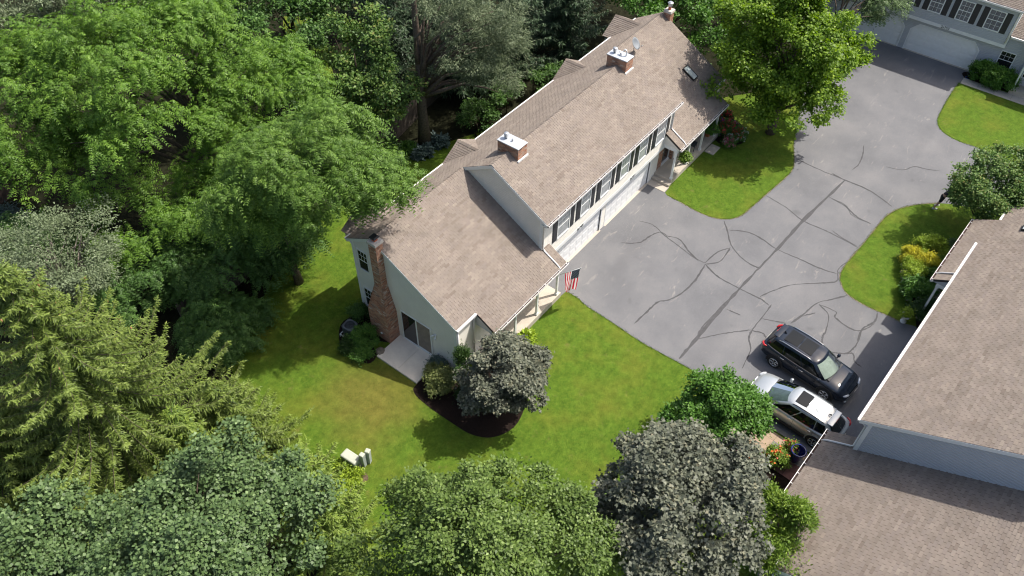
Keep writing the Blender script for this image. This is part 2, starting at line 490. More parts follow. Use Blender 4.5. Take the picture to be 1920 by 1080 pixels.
edge_island = [(29.5,-30), (29.3,-19.5), (28.9,-16.5), (28.09,-14.90), (27.63,-14.40), (27.08,-13.86), (26.21,-13.24), (25.46,-12.91), (24.45,-12.71), (21.83,-12.56), (19.76,-12.41), (18.71,-12.42), (18.07,-12.62), (17.44,-13.12), (17.18,-13.74), (17.09,-14.67), (17.16,-15.68), (17.12,-16.47)]
DRIVE = edge_south + [(6.7,-15.2), (6.6,-17.6), (18.2,-18.2), (17.6,-16.9)]
drive_loop = ([(7.3,-1.02), (7.3,.25), (19.0,.25), (19.0,-1.12)] + smooth_loop(edge_entry, 3, False) +
              smooth_loop(edge_tr, 3, False) + smooth_loop(edge_island, 3, False) +
              [(17.3,-17.0), (17.3,-18.3), (6.4,-17.7), (6.71,-15.18)] + smooth_loop(edge_south[::-1], 3, False))
drive_loop = [(float(p[0]), float(p[1])) for p in drive_loop]
drive = sheet('driveway', drive_loop, 0.006, MT['asphalt'])
drive['kind'] = 'structure'
MT['deadgrass'] = mat('dead_grass_edge', (.20, .165, .10), .95, var=.5, vscale=6, bump=.6, bscale=40, world_co=True)
for nm, pth in (('edge_strip', edge_entry[2:13]), ('edge_strip', edge_island[3:])):
    pts = smooth_loop(pth, 8, False); vs = []
    for i, p in enumerate(pts):
        d = pts[min(i+1, len(pts)-1)]-pts[max(i-1, 0)]; d = d/(np.linalg.norm(d)+1e-9); nn = np.array([-d[1], d[0]])
        w = .012+.035*random.random()
        vs.append(p+nn*w); vs.append(p-nn*(w*.8))
    me = bpy.data.meshes.new('edge_strip')
    me.from_pydata([(v[0], v[1], .0085) for v in vs], [], [(2*i+1, 2*i+3, 2*i+2, 2*i) for i in range(len(pts)-1)])
    me.materials.append(MT['deadgrass']); me.update(); add(nm, me, drive)

CR = [
 [(26.59,-9.50),(21.56,-8.99),(18.19,-8.79),(15.38,-8.58),(12.09,-8.38),(9.04,-8.32),(7.63,-8.27)],
 [(9.43,-8.31),(10.56,-8.19),(12.55,-8.42)],
 [(26.68,-6.18),(26.55,-7.94),(26.59,-9.50),(26.60,-10.43),(26.54,-11.44)],
 [(22.08,-6.19),(21.84,-7.64),(21.37,-8.92),(21.38,-10.27),(21.33,-11.17),(21.20,-12.44)],
 [(24.41,-9.30),(24.21,-10.45),(23.73,-11.39),(23.65,-12.30)],
 [(17.83,-5.78),(18.39,-6.81),(18.36,-7.74),(18.14,-8.74),(18.19,-10.18),(18.23,-11.45),(18.42,-12.28)],
 [(18.40,-5.24),(17.64,-5.87),(16.78,-6.54),(16.24,-7.42),(16.06,-8.25),(16.14,-8.65)],
 [(14.55,-6.04),(15.74,-6.17),(16.60,-6.63)],
 [(14.47,-6.09),(15.14,-6.63),(16.00,-6.64),(16.51,-6.61)],
 [(14.55,-6.04),(14.55,-5.28),(14.81,-4.21),(15.07,-3.10),(15.43,-2.09),(15.22,-1.23)],
 [(15.07,-3.10),(15.33,-3.91),(14.81,-4.83),(14.47,-5.63)],
 [(12.92,-1.35),(13.61,-2.21),(14.55,-2.45),(15.16,-2.73),(15.16,-3.21)],
 [(14.47,-6.09),(13.07,-6.24),(11.88,-6.16),(10.86,-5.85),(10.31,-5.43),(9.25,-5.32),(8.22,-5.22)],
 [(14.47,-6.09),(14.06,-7.05),(13.98,-8.26),(13.99,-9.27),(13.99,-9.83),(13.84,-10.32)],
 [(14.12,-9.63),(15.04,-10.04),(16.08,-10.69),(17.19,-11.89),(17.89,-12.50),(18.73,-12.23),(19.52,-12.33)],
 [(14.00,-10.39),(12.82,-10.39),(11.76,-10.36),(11.05,-10.50),(10.38,-10.90),(9.07,-11.08)],
 [(9.40,-8.40),(10.38,-9.13),(11.06,-9.74),(11.69,-10.32)],
 [(12.75,-10.43),(12.99,-11.00),(13.23,-11.57)],
 [(11.64,-10.35),(11.84,-10.86),(11.63,-11.23)],
 [(13.38,-11.77),(14.32,-12.03),(15.60,-12.29),(16.46,-12.88),(17.20,-13.39)],
 [(14.24,-12.06),(14.92,-12.51)],
 [(15.60,-12.42),(15.19,-13.13),(14.17,-13.43),(13.59,-13.47),(13.07,-13.69)],
 [(15.60,-12.42),(15.67,-13.34),(15.27,-13.50),(15.03,-14.39),(15.26,-14.94),(16.17,-15.31)],
 [(15.26,-14.94),(14.25,-15.08),(13.35,-14.93),(13.04,-14.54),(12.85,-14.17)],
 [(13.35,-14.93),(13.46,-15.20),(13.06,-15.42),(12.92,-15.85)],
 [(12.17,-8.62),(12.26,-9.41)],
 [(26.71,-8.59),(26.57,-9.48),(26.63,-10.72),(26.36,-11.78),(25.96,-12.72)],
 [(24.38,-9.55),(24.30,-10.44),(23.68,-11.11),(23.66,-12.16)],
 [(21.64,-10.68),(21.40,-11.40),(21.27,-12.37)],
 [(29.53,-11.05),(29.87,-12.03),(30.69,-12.51),(30.91,-13.19),(31.28,-13.93)],
 [(27.84,-9.47),(28.69,-9.59),(29.97,-9.38),(30.87,-9.09)],
 [(17.01,-15.15),(16.34,-15.26),(15.36,-14.94),(14.42,-15.03)],
]
hr_rng = random.Random(77)
for _ in range(0):
    x, y = hr_rng.uniform(9, 19), hr_rng.uniform(-12.5, -2)
    a = hr_rng.uniform(0, 6.28); pth = [(x, y)]
    for _k in range(hr_rng.randrange(4, 9)):
        a += hr_rng.gauss(0, .45); x += .42*math.cos(a); y += .42*math.sin(a); pth.append((x, y))
    CR.append(pth)
CW = {**{k: .022 for k in range(32, 58)}, 0: .17, 12: .09, 5: .08, 6: .08}
for k, path in enumerate(CR):
    pts = smooth_loop(path, 8, False)
    w0 = CW.get(k, .055 + .035*random.random())
    vs = []
    n = len(pts)
    for i, p in enumerate(pts):
        d = pts[min(i+1, n-1)] - pts[max(i-1, 0)]
        d = d/(np.linalg.norm(d)+1e-9); nn = np.array([-d[1], d[0]])
        j = nn*random.gauss(0, .009)
        e = min(1, .35+min(i, n-1-i)*.25)
        w = w0*e*(.6+.8*random.random())*(.92+.22*math.sin(i*.23+k))
        vs.append(p+j+nn*w/2); vs.append(p+j-nn*w/2)
    me = bpy.data.meshes.new('crack_sealant')
    me.from_pydata([(v[0], v[1], .0095+.0002*k) for v in vs], [], [(2*i+1, 2*i+3, 2*i+2, 2*i) for i in range(n-1)])
    me.materials.append(MT['sealer']); me.update()
    add('crack_sealant', me, drive)

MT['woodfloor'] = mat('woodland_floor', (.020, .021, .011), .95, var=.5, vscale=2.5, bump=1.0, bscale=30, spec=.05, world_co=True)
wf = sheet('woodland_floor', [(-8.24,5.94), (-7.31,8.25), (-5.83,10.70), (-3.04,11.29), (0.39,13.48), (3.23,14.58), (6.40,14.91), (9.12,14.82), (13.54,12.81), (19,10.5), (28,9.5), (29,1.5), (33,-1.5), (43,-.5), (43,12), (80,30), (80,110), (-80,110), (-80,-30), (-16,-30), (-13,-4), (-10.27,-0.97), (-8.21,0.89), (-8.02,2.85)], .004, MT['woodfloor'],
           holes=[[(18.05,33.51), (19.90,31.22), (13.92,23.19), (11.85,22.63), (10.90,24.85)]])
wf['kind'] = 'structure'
# planting beds
def bed(name, pts, z, m, k=4):
    lp = [(float(a), float(b)) for a, b in smooth_loop(pts, k)]
    o = sheet(name, lp, z, m); o['kind'] = 'structure'
    return lp
BEDS = [
 bed('mulch_bed', [(-1.16,4.77), (-1.76,3.97), (-2.37,3.97), (-2.45,4.84), (-2.43,5.82), (-1.70,6.72), (-0.95,6.94), (-0.04,6.27), (-0.57,4.02)], .012, MT['mulch']),
 bed('mulch_bed', [(-1.7,1.2), (-2.22,0.99), (-2.41,-0.02), (-2.42,-1.73), (-2.33,-2.80), (-1.82,-3.68), (-0.74,-4.11), (0.54,-3.79), (2.31,-2.95), (3.56,-2.36), (4.24,-1.52), (3.6,-1.0), (.8,-.6), (.0,.1), (.02,1.2)], .012, MT['mulch']),
 bed('mulch_bed', [(21.36,-15.11), (20.48,-15.33), (19.60,-15.85), (18.76,-16.37), (18.13,-16.79), (17.5,-17.6), (25.5,-18.5), (25.5,-17), (23.73,-16.04), (22.76,-15.37)], .012, MT['mulch']),
 bed('mulch_bed', [(44.3,-11.95), (43.3,-11.95), (43.3,-13.8), (43.6,-15.5), (44.4,-15.5)], .012, MT['mulch']),
 bed('mulch_bed', [(25.3,-.9), (25.0,-2.1), (26.2,-2.7), (27.4,-2.3), (28.0,-1.0), (27.5,.4), (26.6,.4), (26.6,-.9)], .012, MT['mulch']),
 bed('bare_soil', [(-7.30,0.94), (-7.24,0.35), (-6.85,-0.24), (-7.03,-0.62), (-7.50,-0.36), (-7.62,0.30)], .011, MT['soil']),
 bed('mulch_bed', [(5.6,-13.75), (5.4,-15.6), (3.6,-16.4), (2.4,-15.0), (3.0,-12.6), (4.6,-12.2)], .012, MT['mulch']),
]

# ------------------------------------------------------------------ buildings
S = .572
LAP = [.026]
class Fr:
    """a wall frame: origin O, horizontal axis U, outward normal Nn, all in building coordinates"""
    def __init__(s, O, U, Nn): s.O = Vector(O); s.U = Vector(U); s.N = Vector(Nn)
    def p(s, u, z, n=0): return s.O + s.U*u + s.N*n + Vector((0, 0, z))
    def box(s, mb, u0, u1, z0, z1, n0, n1, tone=None, mi=0):
        q = [s.p(u0,z0,n1), s.p(u1,z0,n1), s.p(u1,z0,n0), s.p(u0,z0,n0)]
        r = [s.p(u0,z1,n1), s.p(u1,z1,n1), s.p(u1,z1,n0), s.p(u0,z1,n0)]
        mb.hexa(q+r, tone, mi)
    def prism(s, mb, poly, n0, n1, mi=0):
        a = [s.p(u, z, n1) for u, z in poly]; b = [s.p(u, z, n0) for u, z in poly]
        mb.poly(a, mi=mi); mb.poly(b[::-1], mi=mi)
        for i in range(len(poly)):
            j = (i+1) % len(poly); mb.poly([a[i], b[i], b[j], a[j]], mi=mi)

def wall(root, fr, poly, m, pitch=.115, core=True):
    if LAP[0] > .04: pitch = .14
    """slab with lapped siding courses in front"""
    mb = MB(); fr.prism(mb, poly, -.12, -.004)
    w = mb.build('wall', MT['wallcore'], root)
    sb = MB()
    z0 = min(p[1] for p in poly); z1 = max(p[1] for p in poly)
    k = 0
    while z0+k*pitch < z1:
        a, b = z0+k*pitch, z0+(k+1)*pitch
        st = clip(clip(list(poly), 0, 1, -a), 0, -1, b)
        k += 1
        if len(st) < 3: continue
        # Dutch-lap profile: flat face below, cove leaning back above
        zm_ = a+.58*pitch
        lo_ = clip(st, 0, -1, zm_); up_ = clip(st, 0, 1, -zm_)
        if len(lo_) >= 3: sb.poly([fr.p(u, z, LAP[0]) for u, z in lo_])
        if len(up_) >= 3: sb.poly([fr.p(u, z, .003+(LAP[0]-.003)*max(0, (a+pitch*.9-z)/(.32*pitch)) if z < a+.9*pitch else .003) for u, z in up_])
        lo = [p for p in st if abs(p[1]-a) < 1e-6]
        if len(lo) >= 2:
            ua, ub = min(p[0] for p in lo), max(p[0] for p in lo)
            sb.poly([fr.p(ua, a, .0), fr.p(ub, a, .0), fr.p(ub, a, LAP[0]+.001), fr.p(ua, a, LAP[0]+.001)])
    sb.build('siding', m, w)
    return w

def window(root, fr, u0, u1, z0, z1, pane='pane', cols=0, rows=0, trim=.07, lower=False):
    mb = MB()
    t = trim
    fr.box(mb, u0-t, u0, z0-t, z1+t, 0, .065); fr.box(mb, u1, u1+t, z0-t, z1+t, 0, .065)
    fr.box(mb, u0, u1, z1, z1+t, 0, .065); fr.box(mb, u0, u1, z0-t, z0, 0, .075)
    zm = (z0+z1)/2
    fr.box(mb, u0, u1, zm-.025, zm+.025, 0, .05)
    w = mb.build('window', MT['trim'], root)
    for a, b, n in ((z0, zm-.025, .034), (zm+.025, z1, .040)):
        pb = MB(); fr.box(pb, u0, u1, a, b, 0, n); pb.build('pane', MT[pane], w)
    if cols:
        gb = MB()
        for a, b, n in ((zm+.025, z1, .040),)+(((z0, zm-.025, .034),) if lower else ()):
            for i in range(1, cols):
                x = u0+(u1-u0)*i/cols; fr.box(gb, x-.009, x+.009, a, b, n-.004, n+.006)
            for i in range(1, rows):
                z = a+(b-a)*i/rows; fr.box(gb, u0, u1, z-.009, z+.009, n-.005, n+.005)
        gb.build('muntin', MT['trim'], w)
    return w

def shutter(root, fr, u0, u1, z0, z1):
    mb = MB(); fr.box(mb, u0, u1, z0, z1, .002, .05)
    zm = z0+(z1-z0)*.5
    for a, b in ((z0, zm), (zm, z1)):
        fr.box(mb, u0+.05, u1-.05, a+.06, b-.06, .04, .058)
    mb.build('shutter', MT['shutter'], root)

def garage_door(root, fr, u0, u1, h=2.12, ch=.45, rows=4, cols=8):
    """sectional door with clipped upper corners"""
    mb = MB()
    poly = [(u0, .02), (u1, .02), (u1, h-ch), (u1-ch, h), (u0+ch, h), (u0, h-ch)]
    fr.prism(mb, poly, -.09, -.05)
    d = mb.build('garage_door', MT['garage'], root)
    pw = (u1-u0)/cols; ph = h/rows
    cache = {}
    for r in range(rows):
        for c in range(cols):
            a, b = u0+c*pw+.07, u0+(c+1)*pw-.07
            z0_, z1_ = r*ph+.07, (r+1)*ph-.07
            if r == rows-1 and c in (0, cols-1): continue
            me = cache.get('p')
            if me is None:
                pb = MB(); w_, h_ = b-a, z1_-z0_
                f2 = Fr((0, 0, 0), fr.U, fr.N)
                q = [f2.p(0,0,0), f2.p(w_,0,0), f2.p(w_,h_,0), f2.p(0,h_,0)]
                e = .04
                t = [f2.p(e,e,.011), f2.p(w_-e,e,.011), f2.p(w_-e,h_-e,.011), f2.p(e,h_-e,.011)]
                pb.poly(t)
                for i in range(4): pb.poly([q[i], q[(i+1) % 4], t[(i+1) % 4], t[i]])
                me = cache['p'] = pb.mesh('panel', MT['garage'])
            add('panel', me, d, fr.p(a, z0_, -.0495))
    # stepped trim round the opening, and the clipped corner fillets
    tb = MB(); t = .09
    fr.box(tb, u0-t, u0, 0, h-ch, -.05, .035); fr.box(tb, u1, u1+t, 0, h-ch, -.05, .035)
    fr.box(tb, u0+ch, u1-ch, h, h+t, -.05, .035)
    for sgn, ua in ((1, u0), (-1, u1)):
        a = [(ua, h-ch), (ua+sgn*ch, h), (ua+sgn*ch, h+t), (ua-sgn*t, h-ch)]
        if sgn < 0: a = a[::-1]
        fr.prism(tb, a[::-1], -.05, .035)
    tb.build('garage_trim', MT['trim'], root)
    # concrete apron strip
    return d

def tubes_bricks(mb, cb, rect, z0, z1, h=.072, sides='xXyY'):
    """courses of bricks round a rectangular (possibly tapering) shaft; rect(z)->(x0,x1,y0,y1)"""
    n = max(1, int(round((z1-z0)/h))); h = (z1-z0)/n
    for k in range(n):
        za = z0+k*h
        ra, rb = rect(za), rect(za+h)
        x0, x1, y0, y1 = rect(za+h/2)
        g = .008; bl = .2
        cb.hexa([(ra[0]+.014,ra[2]+.014,za),(ra[1]-.014,ra[2]+.014,za),(ra[1]-.014,ra[3]-.014,za),(ra[0]+.014,ra[3]-.014,za),
                 (rb[0]+.014,rb[2]+.014,za+h),(rb[1]-.014,rb[2]+.014,za+h),(rb[1]-.014,rb[3]-.014,za+h),(rb[0]+.014,rb[3]-.014,za+h)])
        for sd in sides:
            a, b = (x0, x1) if sd in 'yY' else (y0, y1)
            u = a - (.1 if k % 2 else 0)
            while u < b-.02:
                ua, ub = max(a, u)+.0, min(b, u+bl)
                u += bl+g*1.4
                if ub-ua < .03: continue
                t = min(1, max(0, random.betavariate(2, 2.6)))
                dz = random.uniform(-.002, .002)
                pr = random.uniform(0, .006)
                if sd == 'x': mb.box(x0-pr, x0+.05, ua, ub, za+g, za+h, t)
                elif sd == 'X': mb.box(x1-.05, x1+pr, ua, ub, za+g, za+h, t)
                elif sd == 'y': mb.box(ua, ub, y0-pr, y0+.05, za+g, za+h, t)
                else: mb.box(ua, ub, y1-.05, y1+pr, za+g, za+h, t)

TAB_U, TAB_V = .300, .128
def tone_at(c, r, seed):
    q = random.Random((c*7919+r*104729+seed*31) & 0xffffffff)
    return min(1, max(0, .08+.42*q.random()+.42*random.Random(((c//2)*911+r*3571+seed) & 0xffffffff).random()))

class Slope:
    """roof plane in building coordinates: origin at the eave, U along it, V up the slope, N outward"""
    def __init__(s, O, U, V):
        s.O = Vector(O); s.U = Vector(U).normalized(); s.V = Vector(V).normalized(); s.N = s.U.cross(s.V).normalized()
    def p(s, u, v, n=0): return s.O+s.U*u+s.V*v+s.N*n

def tab_polys(sl, conv, seed):
    """clipped tab outlines covering the convex region conv (u,v)"""
    us = [p[0] for p in conv]; vs = [p[1] for p in conv]
    r0, r1 = math.floor(min(vs)/TAB_V), math.ceil(max(vs)/TAB_V)
    for r in range(r0, r1):
        off = (r % 2)*TAB_U/2 + (((r*7919+seed*13) % 17)/17-.5)*.07
        c0, c1 = math.floor((min(us)-off)/TAB_U)-1, math.ceil((max(us)-off)/TAB_U)+1
        for c in range(c0, c1):
            ua = c*TAB_U+off; va = r*TAB_V
            q = clip_convex([(ua+.006, va), (ua+TAB_U-.006, va), (ua+TAB_U-.006, va+TAB_V), (ua+.006, va+TAB_V)], conv)
            if q: yield q, va, tone_at(c, r, seed)

def tab_geo(mb, sl, q, va, tone, base=None, lift=0.0):
    hgt = lambda v: .003+.016*(1-(v-va)/TAB_V)+lift
    o = base if base is not None else Vector((0,0,0))
    top = [sl.p(u, v, hgt(v))-o for u, v in q]
    bot = [sl.p(u, v, -.004)-o for u, v in q]
    mb.poly(top, tone)
    for i in range(len(q)):
        j = (i+1) % len(q); mb.poly([top[i], bot[i], bot[j], top[j]], tone*.6)

def roof_slab(mb, sl, conv, th=.13):
    a = [sl.p(u, v, -.006) for u, v in conv]; b = [sl.p(u, v, -th) for u, v in conv]
    mb.poly(a); mb.poly(b[::-1])
    for i in range(len(conv)):
        j = (i+1) % len(conv); mb.poly([a[i], b[i], b[j], a[j]])

def gutter(root, a, b, out, dn=.12, hang=.62, guard=False):
    """open U-channel from a to b, out = outward unit vector, with hangers and leaf litter"""
    a = Vector(a); b = Vector(b); o = Vector(out); w = .105
    d = (b-a).normalized(); L = (b-a).length; z = Vector((0,0,1))
    mb = MB()
    def bx(o0, o1, z0, z1, s0=0, s1=None, mi=0):
        s1 = L if s1 is None else s1
        q = [a+d*s0+o*o0+z*z0, a+d*s1+o*o0+z*z0, a+d*s1+o*o1+z*z0, a+d*s0+o*o1+z*z0]
        mb.hexa(q+[p+z*(z1-z0) for p in q], mi=mi)
    bx(w-.006, w, -dn, 0); bx(w, w+.016, -.018, 0); bx(0, .006, -dn, .0); bx(.006, w-.006, -dn, -dn+.008)
    bx(0, w, -dn, -.004, 0, .006); bx(0, w, -dn, -.004, L-.006, L)
    k = .3
    while k < L:
        bx(.002, w+.004, -.014, .004, k, k+.03); k += hang*random.uniform(.9, 1.1)
    g = mb.build('gutter', MT['gutter'], root)
    if guard:
        mb = MB(); k = 0
        bx(.01, w-.008, -.012, -.003, 0, L); mb.build('leaf_guard', MT['gutter'], g)
    else:
        mb = MB(); bx(.008, w-.008, -dn+.01, -dn+.05); mb.build('leaf_litter', MT['debris'], g)
    return g

def text_mesh(body, size, m):
    cu = bpy.data.curves.new('house_number', 'FONT')
    cu.body = body; cu.size = size; cu.extrude = .006; cu.align_x = 'CENTER'
    t = bpy.data.objects.new('tmp_text', cu); COL.objects.link(t)
    bpy.context.view_layer.update()
    me = bpy.data.meshes.new_from_object(t)
    bpy.data.objects.remove(t); bpy.data.curves.remove(cu)
    me.materials.clear(); me.materials.append(m)
    return me

def townhouse(name, label, org, rz, sid, D=0.0, numbers=('', ''), detail=1.0, individual=0, far_open=True, tr=False, zoff=0.0, guard=False, roof_x=None, gable_near=True):
    root = empty(name, (org[0], org[1], 0), rz, label, 'house')
    LAP[0] = .05 if D else .026
    M4 = Matrix.Translation((org[0], org[1], 0)) @ Matrix.Rotation(rz, 4, 'Z')
    cl = M4.inverted() @ CAM
    sm = MT[sid]
    ym, zm = 3.1+D, 7.5+S*D
    yn, zn = 4.97+D, 6.43+S*D
    yb = 6.8+2*D; yB = 6.5+2*D; zb = zm-S*(yb-ym)
    zF = 2.32 + zoff
    xa, xb, xm, xm2, x1, x2 = -.083, 26.713, 6.6, 20.03, 0.0, 26.63
    nf = lambda y: zn-S*(yn-y)              # near front slope height
    mfz = lambda y: zm-S*(ym-y)             # middle front slope
    bz = lambda y: zm-S*(y-ym)              # rear slope
    c = math.sqrt(1+S*S)
    # ---- slopes: (Slope, [convex regions in u,v])
    fU, fV = (1, 0, 0), (0, 1, S)
    y0p = -1.26
    nearS = Slope((0, y0p, nf(y0p)), fU, fV)
    vv = lambda y: (y-y0p)*c
    reg_near = [[(xa, vv(-.1)), (xm+.09, vv(-.1)), (xm+.09, vv(yn)), (xa, vv(yn))], [(1.34, 0), (7.32, 0), (7.32, vv(-.1)), (1.34, vv(-.1))]]
    mir = lambda x: 26.63-x
    reg_far = [[(xm2-.09, vv(-.1)), (xb, vv(-.1)), (xb, vv(yn)), (xm2-.09, vv(yn))]]
    px0, px1 = (21.6, 25.29) if tr else (19.27, 25.29)
    reg_far.append([(px0, 0), (px1, 0), (px1, vv(-.1)), (px0, vv(-.1))])
    y0m = -.4
    midS = Slope((0, y0m, mfz(y0m)), fU, fV)
    vm_ = lambda y: (y-y0m)*c
    reg_mid = [[(xm, 0), (xm2, 0), (xm2, vm_(ym)), (xm, vm_(ym))]]
    backS = Slope((0, yb, bz(yb)), (-1, 0, 0), (0, -1, S))
    vbk = lambda y: (yb-y)*c
    reg_back = [[(-xm, 0), (-xa, 0), (-xa, vbk(yn)), (-xm, vbk(yn))], [(-xm2, 0), (-xm, 0), (-xm, vbk(ym)), (-xm2, vbk(ym))], [(-xb, 0), (-xm2, 0), (-xm2, vbk(yn)), (-xb, vbk(yn))]]
    groups = [(nearS, reg_near, 1), (midS, reg_mid, 2), (nearS, reg_far, 3), (backS, reg_back, 4)]
    # ---- rear cross gables
    dorm = [(1.65, 7.35), (8.5, 6.82), (18.65, 6.85), (25.0, 7.35)] if (not tr and D == 0) else []
    zr = 6.14
    hw = (zr-5.36)/.585
    yi = ym+(zm-zr)/S
    cd = math.sqrt(1+.585**2)
    for xc, yo in dorm:
        ze_ = zr-.585*(hw+.12)
        yv = ym+(zm-(ze_))/S
        for sg in (-1, 1):
            # U along y, V towards the ridge
            if sg < 0:
                sl = Slope((xc-hw-.12, 0, ze_), (0, -1, 0), (1, 0, .585)); uy = lambda y: -y
            else:
                sl = Slope((xc+hw+.12, 0, ze_), (0, 1, 0), (-1, 0, .585)); uy = lambda y: y
            V = (hw+.12)*cd
            poly = [(uy(yo+.1), 0), (uy(yo+.1), V), (uy(yi), V), (uy(min(yv, yo+.05)), 0)]
            ar = sum(poly[i][0]*poly[(i+1) % 4][1]-poly[(i+1) % 4][0]*poly[i][1] for i in range(4))
            if ar < 0: poly = poly[::-1]
            groups.append((sl, [poly], 5))
    deck = MB()
    for sl, regs, sd in groups:
        for q in regs: roof_slab(deck, sl, q)
    roof = deck.build('roof', MT['roofdeck'], root)
    alltabs = []
    for sl, regs, sd in groups:
        for q in regs:
            for tq, va, tn in tab_polys(sl, q, sd):
                if D and sd > 3: continue
                if roof_x and not (roof_x[0] <= sl.p(*tq[0]).x <= roof_x[1]): continue
                alltabs.append((sl, tq, va, tn, sd))
    if individual:
        full = []
        Mi = M4
        for k, (sl, tq, va, tn, sd) in enumerate(alltabs):
            if len(tq) != 4 or sd > 3: continue
            cu = sum(p[0] for p in tq)/4; cv = sum(p[1] for p in tq)/4
            if abs((tq[1][0]-tq[0][0])-(TAB_U-.012)) > .002 or abs(tq[2][1]-tq[1][1]-TAB_V) > .002: continue
            pw = Mi @ sl.p(cu, cv)
            dv = pw-CAM; z = dv.dot(_f)
            ix, iy = dv.dot(_r)/z, dv.dot(_u)/z
            if abs(ix) > .635 or abs(iy) > .357: continue
            nw = Mi.to_3x3() @ sl.N
            full.append((-(nw.dot(dv))/dv.length**3, k))
        full.sort(reverse=True)
        chosen = {k for _, k in full[:individual]}
    else:
        chosen = set()
    cache = {}
    field = MB()
    for k, (sl, tq, va, tn, sd) in enumerate(alltabs):
        if k in chosen:
            tb = int(tn*11.99)
            key = (id(sl), tb)
            if key not in cache:
                mb = MB()
                tab_geo(mb, sl, [(0, 0), (TAB_U-.012, 0), (TAB_U-.012, TAB_V), (0, TAB_V)], 0, (tb+.5)/12, sl.O)
                cache[key] = mb.mesh('shingle', MT['shingle'])
            add('shingle', cache[key], roof, sl.p(tq[0][0], tq[0][1]))
        else:
            tab_geo(field, sl, tq, va, tn)
    fo = field.build('shingle_courses', MT['shingle'], roof); fo['kind'] = 'stuff'
    # ridge caps
    rc = MB()
    def ridge(p, q, w=.15, sl=S):
        p = Vector(p); q = Vector(q); d = (q-p); L = d.length; d.normalize()
        sd = d.cross(Vector((0,0,1))).normalized()
        n = max(1, int(L/.15))
        for i in range(n):
            a = p+d*(L*i/n); b = p+d*(L*(i+1)/n+.01)
            t = random.betavariate(2, 2)
            for s_ in (1, -1):
                e0 = a+sd*s_*w-Vector((0,0,sl*w)); e1 = b+sd*s_*w-Vector((0,0,sl*w))
                f_ = [a+Vector((0,0,.03)), b+Vector((0,0,.016)), e1+Vector((0,0,.02)), e0+Vector((0,0,.034))]
                rc.poly(f_ if s_ < 0 else f_[::-1], t)
                rc.poly([a+Vector((0,0,.03)), e0+Vector((0,0,.034)), e0+Vector((0,0,.0)), a-Vector((0,0,.01))][::1 if s_ < 0 else -1], t*.5)
    ridge((xa, yn, zn), (xm, yn, zn)); ridge((xm2, yn, zn), (xb, yn, zn)); ridge((xm, ym, zm), (xm2, ym, zm))
    for xc, yo in dorm: ridge((xc, yi, zr), (xc, yo+.1, zr), .13, .585)
    rc.build('ridge_cap', MT['shingle'], roof)

    # ---- walls
    t_ = .14
    gn = Fr((0, 0, 0), (0, -1, 0), (-1, 0, 0))
    gp = [(-yB, 0), (0, 0), (0, nf(0)-t_), (-yn, zn-t_), (-yB, bz(yB)-t_)]
    wall(root, gn, gp, sm)
    gf = Fr((x2, 0, 0), (0, 1, 0), (1, 0, 0))
    wall(root, gf, [(0, 0), (yB, 0), (yB, bz(yB)-t_), (yn, zn-t_), (0, nf(0)-t_)], sm)
    mn = Fr((6.7, 0, 0), (0, -1, 0), (-1, 0, 0))
    mp = [(.052, zF), (.052, mfz(-.052)-t_), (-ym, zm-t_), (-yn, zn-t_), (-yn, 3.0)]
    wall(root, mn, mp[::-1] if False else [(-yn, 3.0), (.052, zF), (.052, mfz(-.052)-t_), (-ym, zm-t_), (-yn, zn-t_)], sm)
    mf_ = Fr((19.93, 0, 0), (0, 1, 0), (1, 0, 0))
    wall(root, mf_, [(-.052, zF), (yn, 3.0), (yn, zn-t_), (ym, zm-t_), (-.052, mfz(-.052)-t_)], sm)
    fu = Fr((0, -.052, 0), (1, 0, 0), (0, -1, 0))
    wall(root, fu, [(6.7, zF+.22), (19.93, zF+.22), (19.93, mfz(-.052)-t_), (6.7, mfz(-.052)-t_)], sm)
    fg = Fr((0, .213, 0), (1, 0, 0), (0, -1, 0))
    g1, g2 = (8.15, 13.03), (13.60, 18.48)
    for a, b in ((6.7, g1[0]), (g1[1], g2[0]), (g2[1], 19.5 if not tr else 21.6)):
        wall(root, fg, [(a, 0), (b, 0), (b, zF), (a, zF)], sm)
    if tr:
        wall(root, fg, [(19.93, zF), (21.6, zF), (21.6, nf(.2)-t_), (19.93, nf(.2)-t_)], sm)
        gutter(root, (xm2, -.1, nf(-.1)-.02), (px0-.09, -.1, nf(-.1)-.02), (0, -1, 0), guard=True)
    for a, b in (g1, g2): wall(root, fg, [(a, 2.12), (b, 2.12), (b, zF), (a, zF)], sm)
    for gx in (g1, g2):
        for sg, ua in ((1, gx[0]), (-1, gx[1])):
            mb = MB()
            q = [(ua, 1.67), (ua+sg*.45, 2.12), (ua, 2.12)]
            fg.prism(mb, q if sg > 0 else q[::-1], -.04, 0.0); mb.build('corner_panel', sm, root)
    nw = Fr((0, 0, 0), (1, 0, 0), (0, -1, 0))
    wall(root, nw, [(0, 0), (6.7, 0), (6.7, nf(0)-t_), (0, nf(0)-t_)], sm)
    fx0 = 21.6 if tr else 21.2
    wall(root, nw, [(fx0, 0), (x2, 0), (x2, nf(0)-t_), (fx0, nf(0)-t_)], sm)
    bw = Fr((0, yB, 0), (-1, 0, 0), (0, 1, 0))
    wall(root, bw, [(-x2, 0), (0, 0), (0, bz(yB)-t_), (-x2, bz(yB)-t_)], sm)
    for xc, yo in dorm:
        fd = Fr((xc, yo-.05, 0), (-1, 0, 0), (0, 1, 0))
        wall(root, fd, [(-hw, 4.9), (hw, 4.9), (hw, 5.33), (0, zr-.14), (-hw, 5.33)], sm)
    # soffit over the garages, band board, corner boards, rake boards
    tb = MB()
    tb.box(6.7, 19.93, -.05, .21, zF+.002, zF+.04)
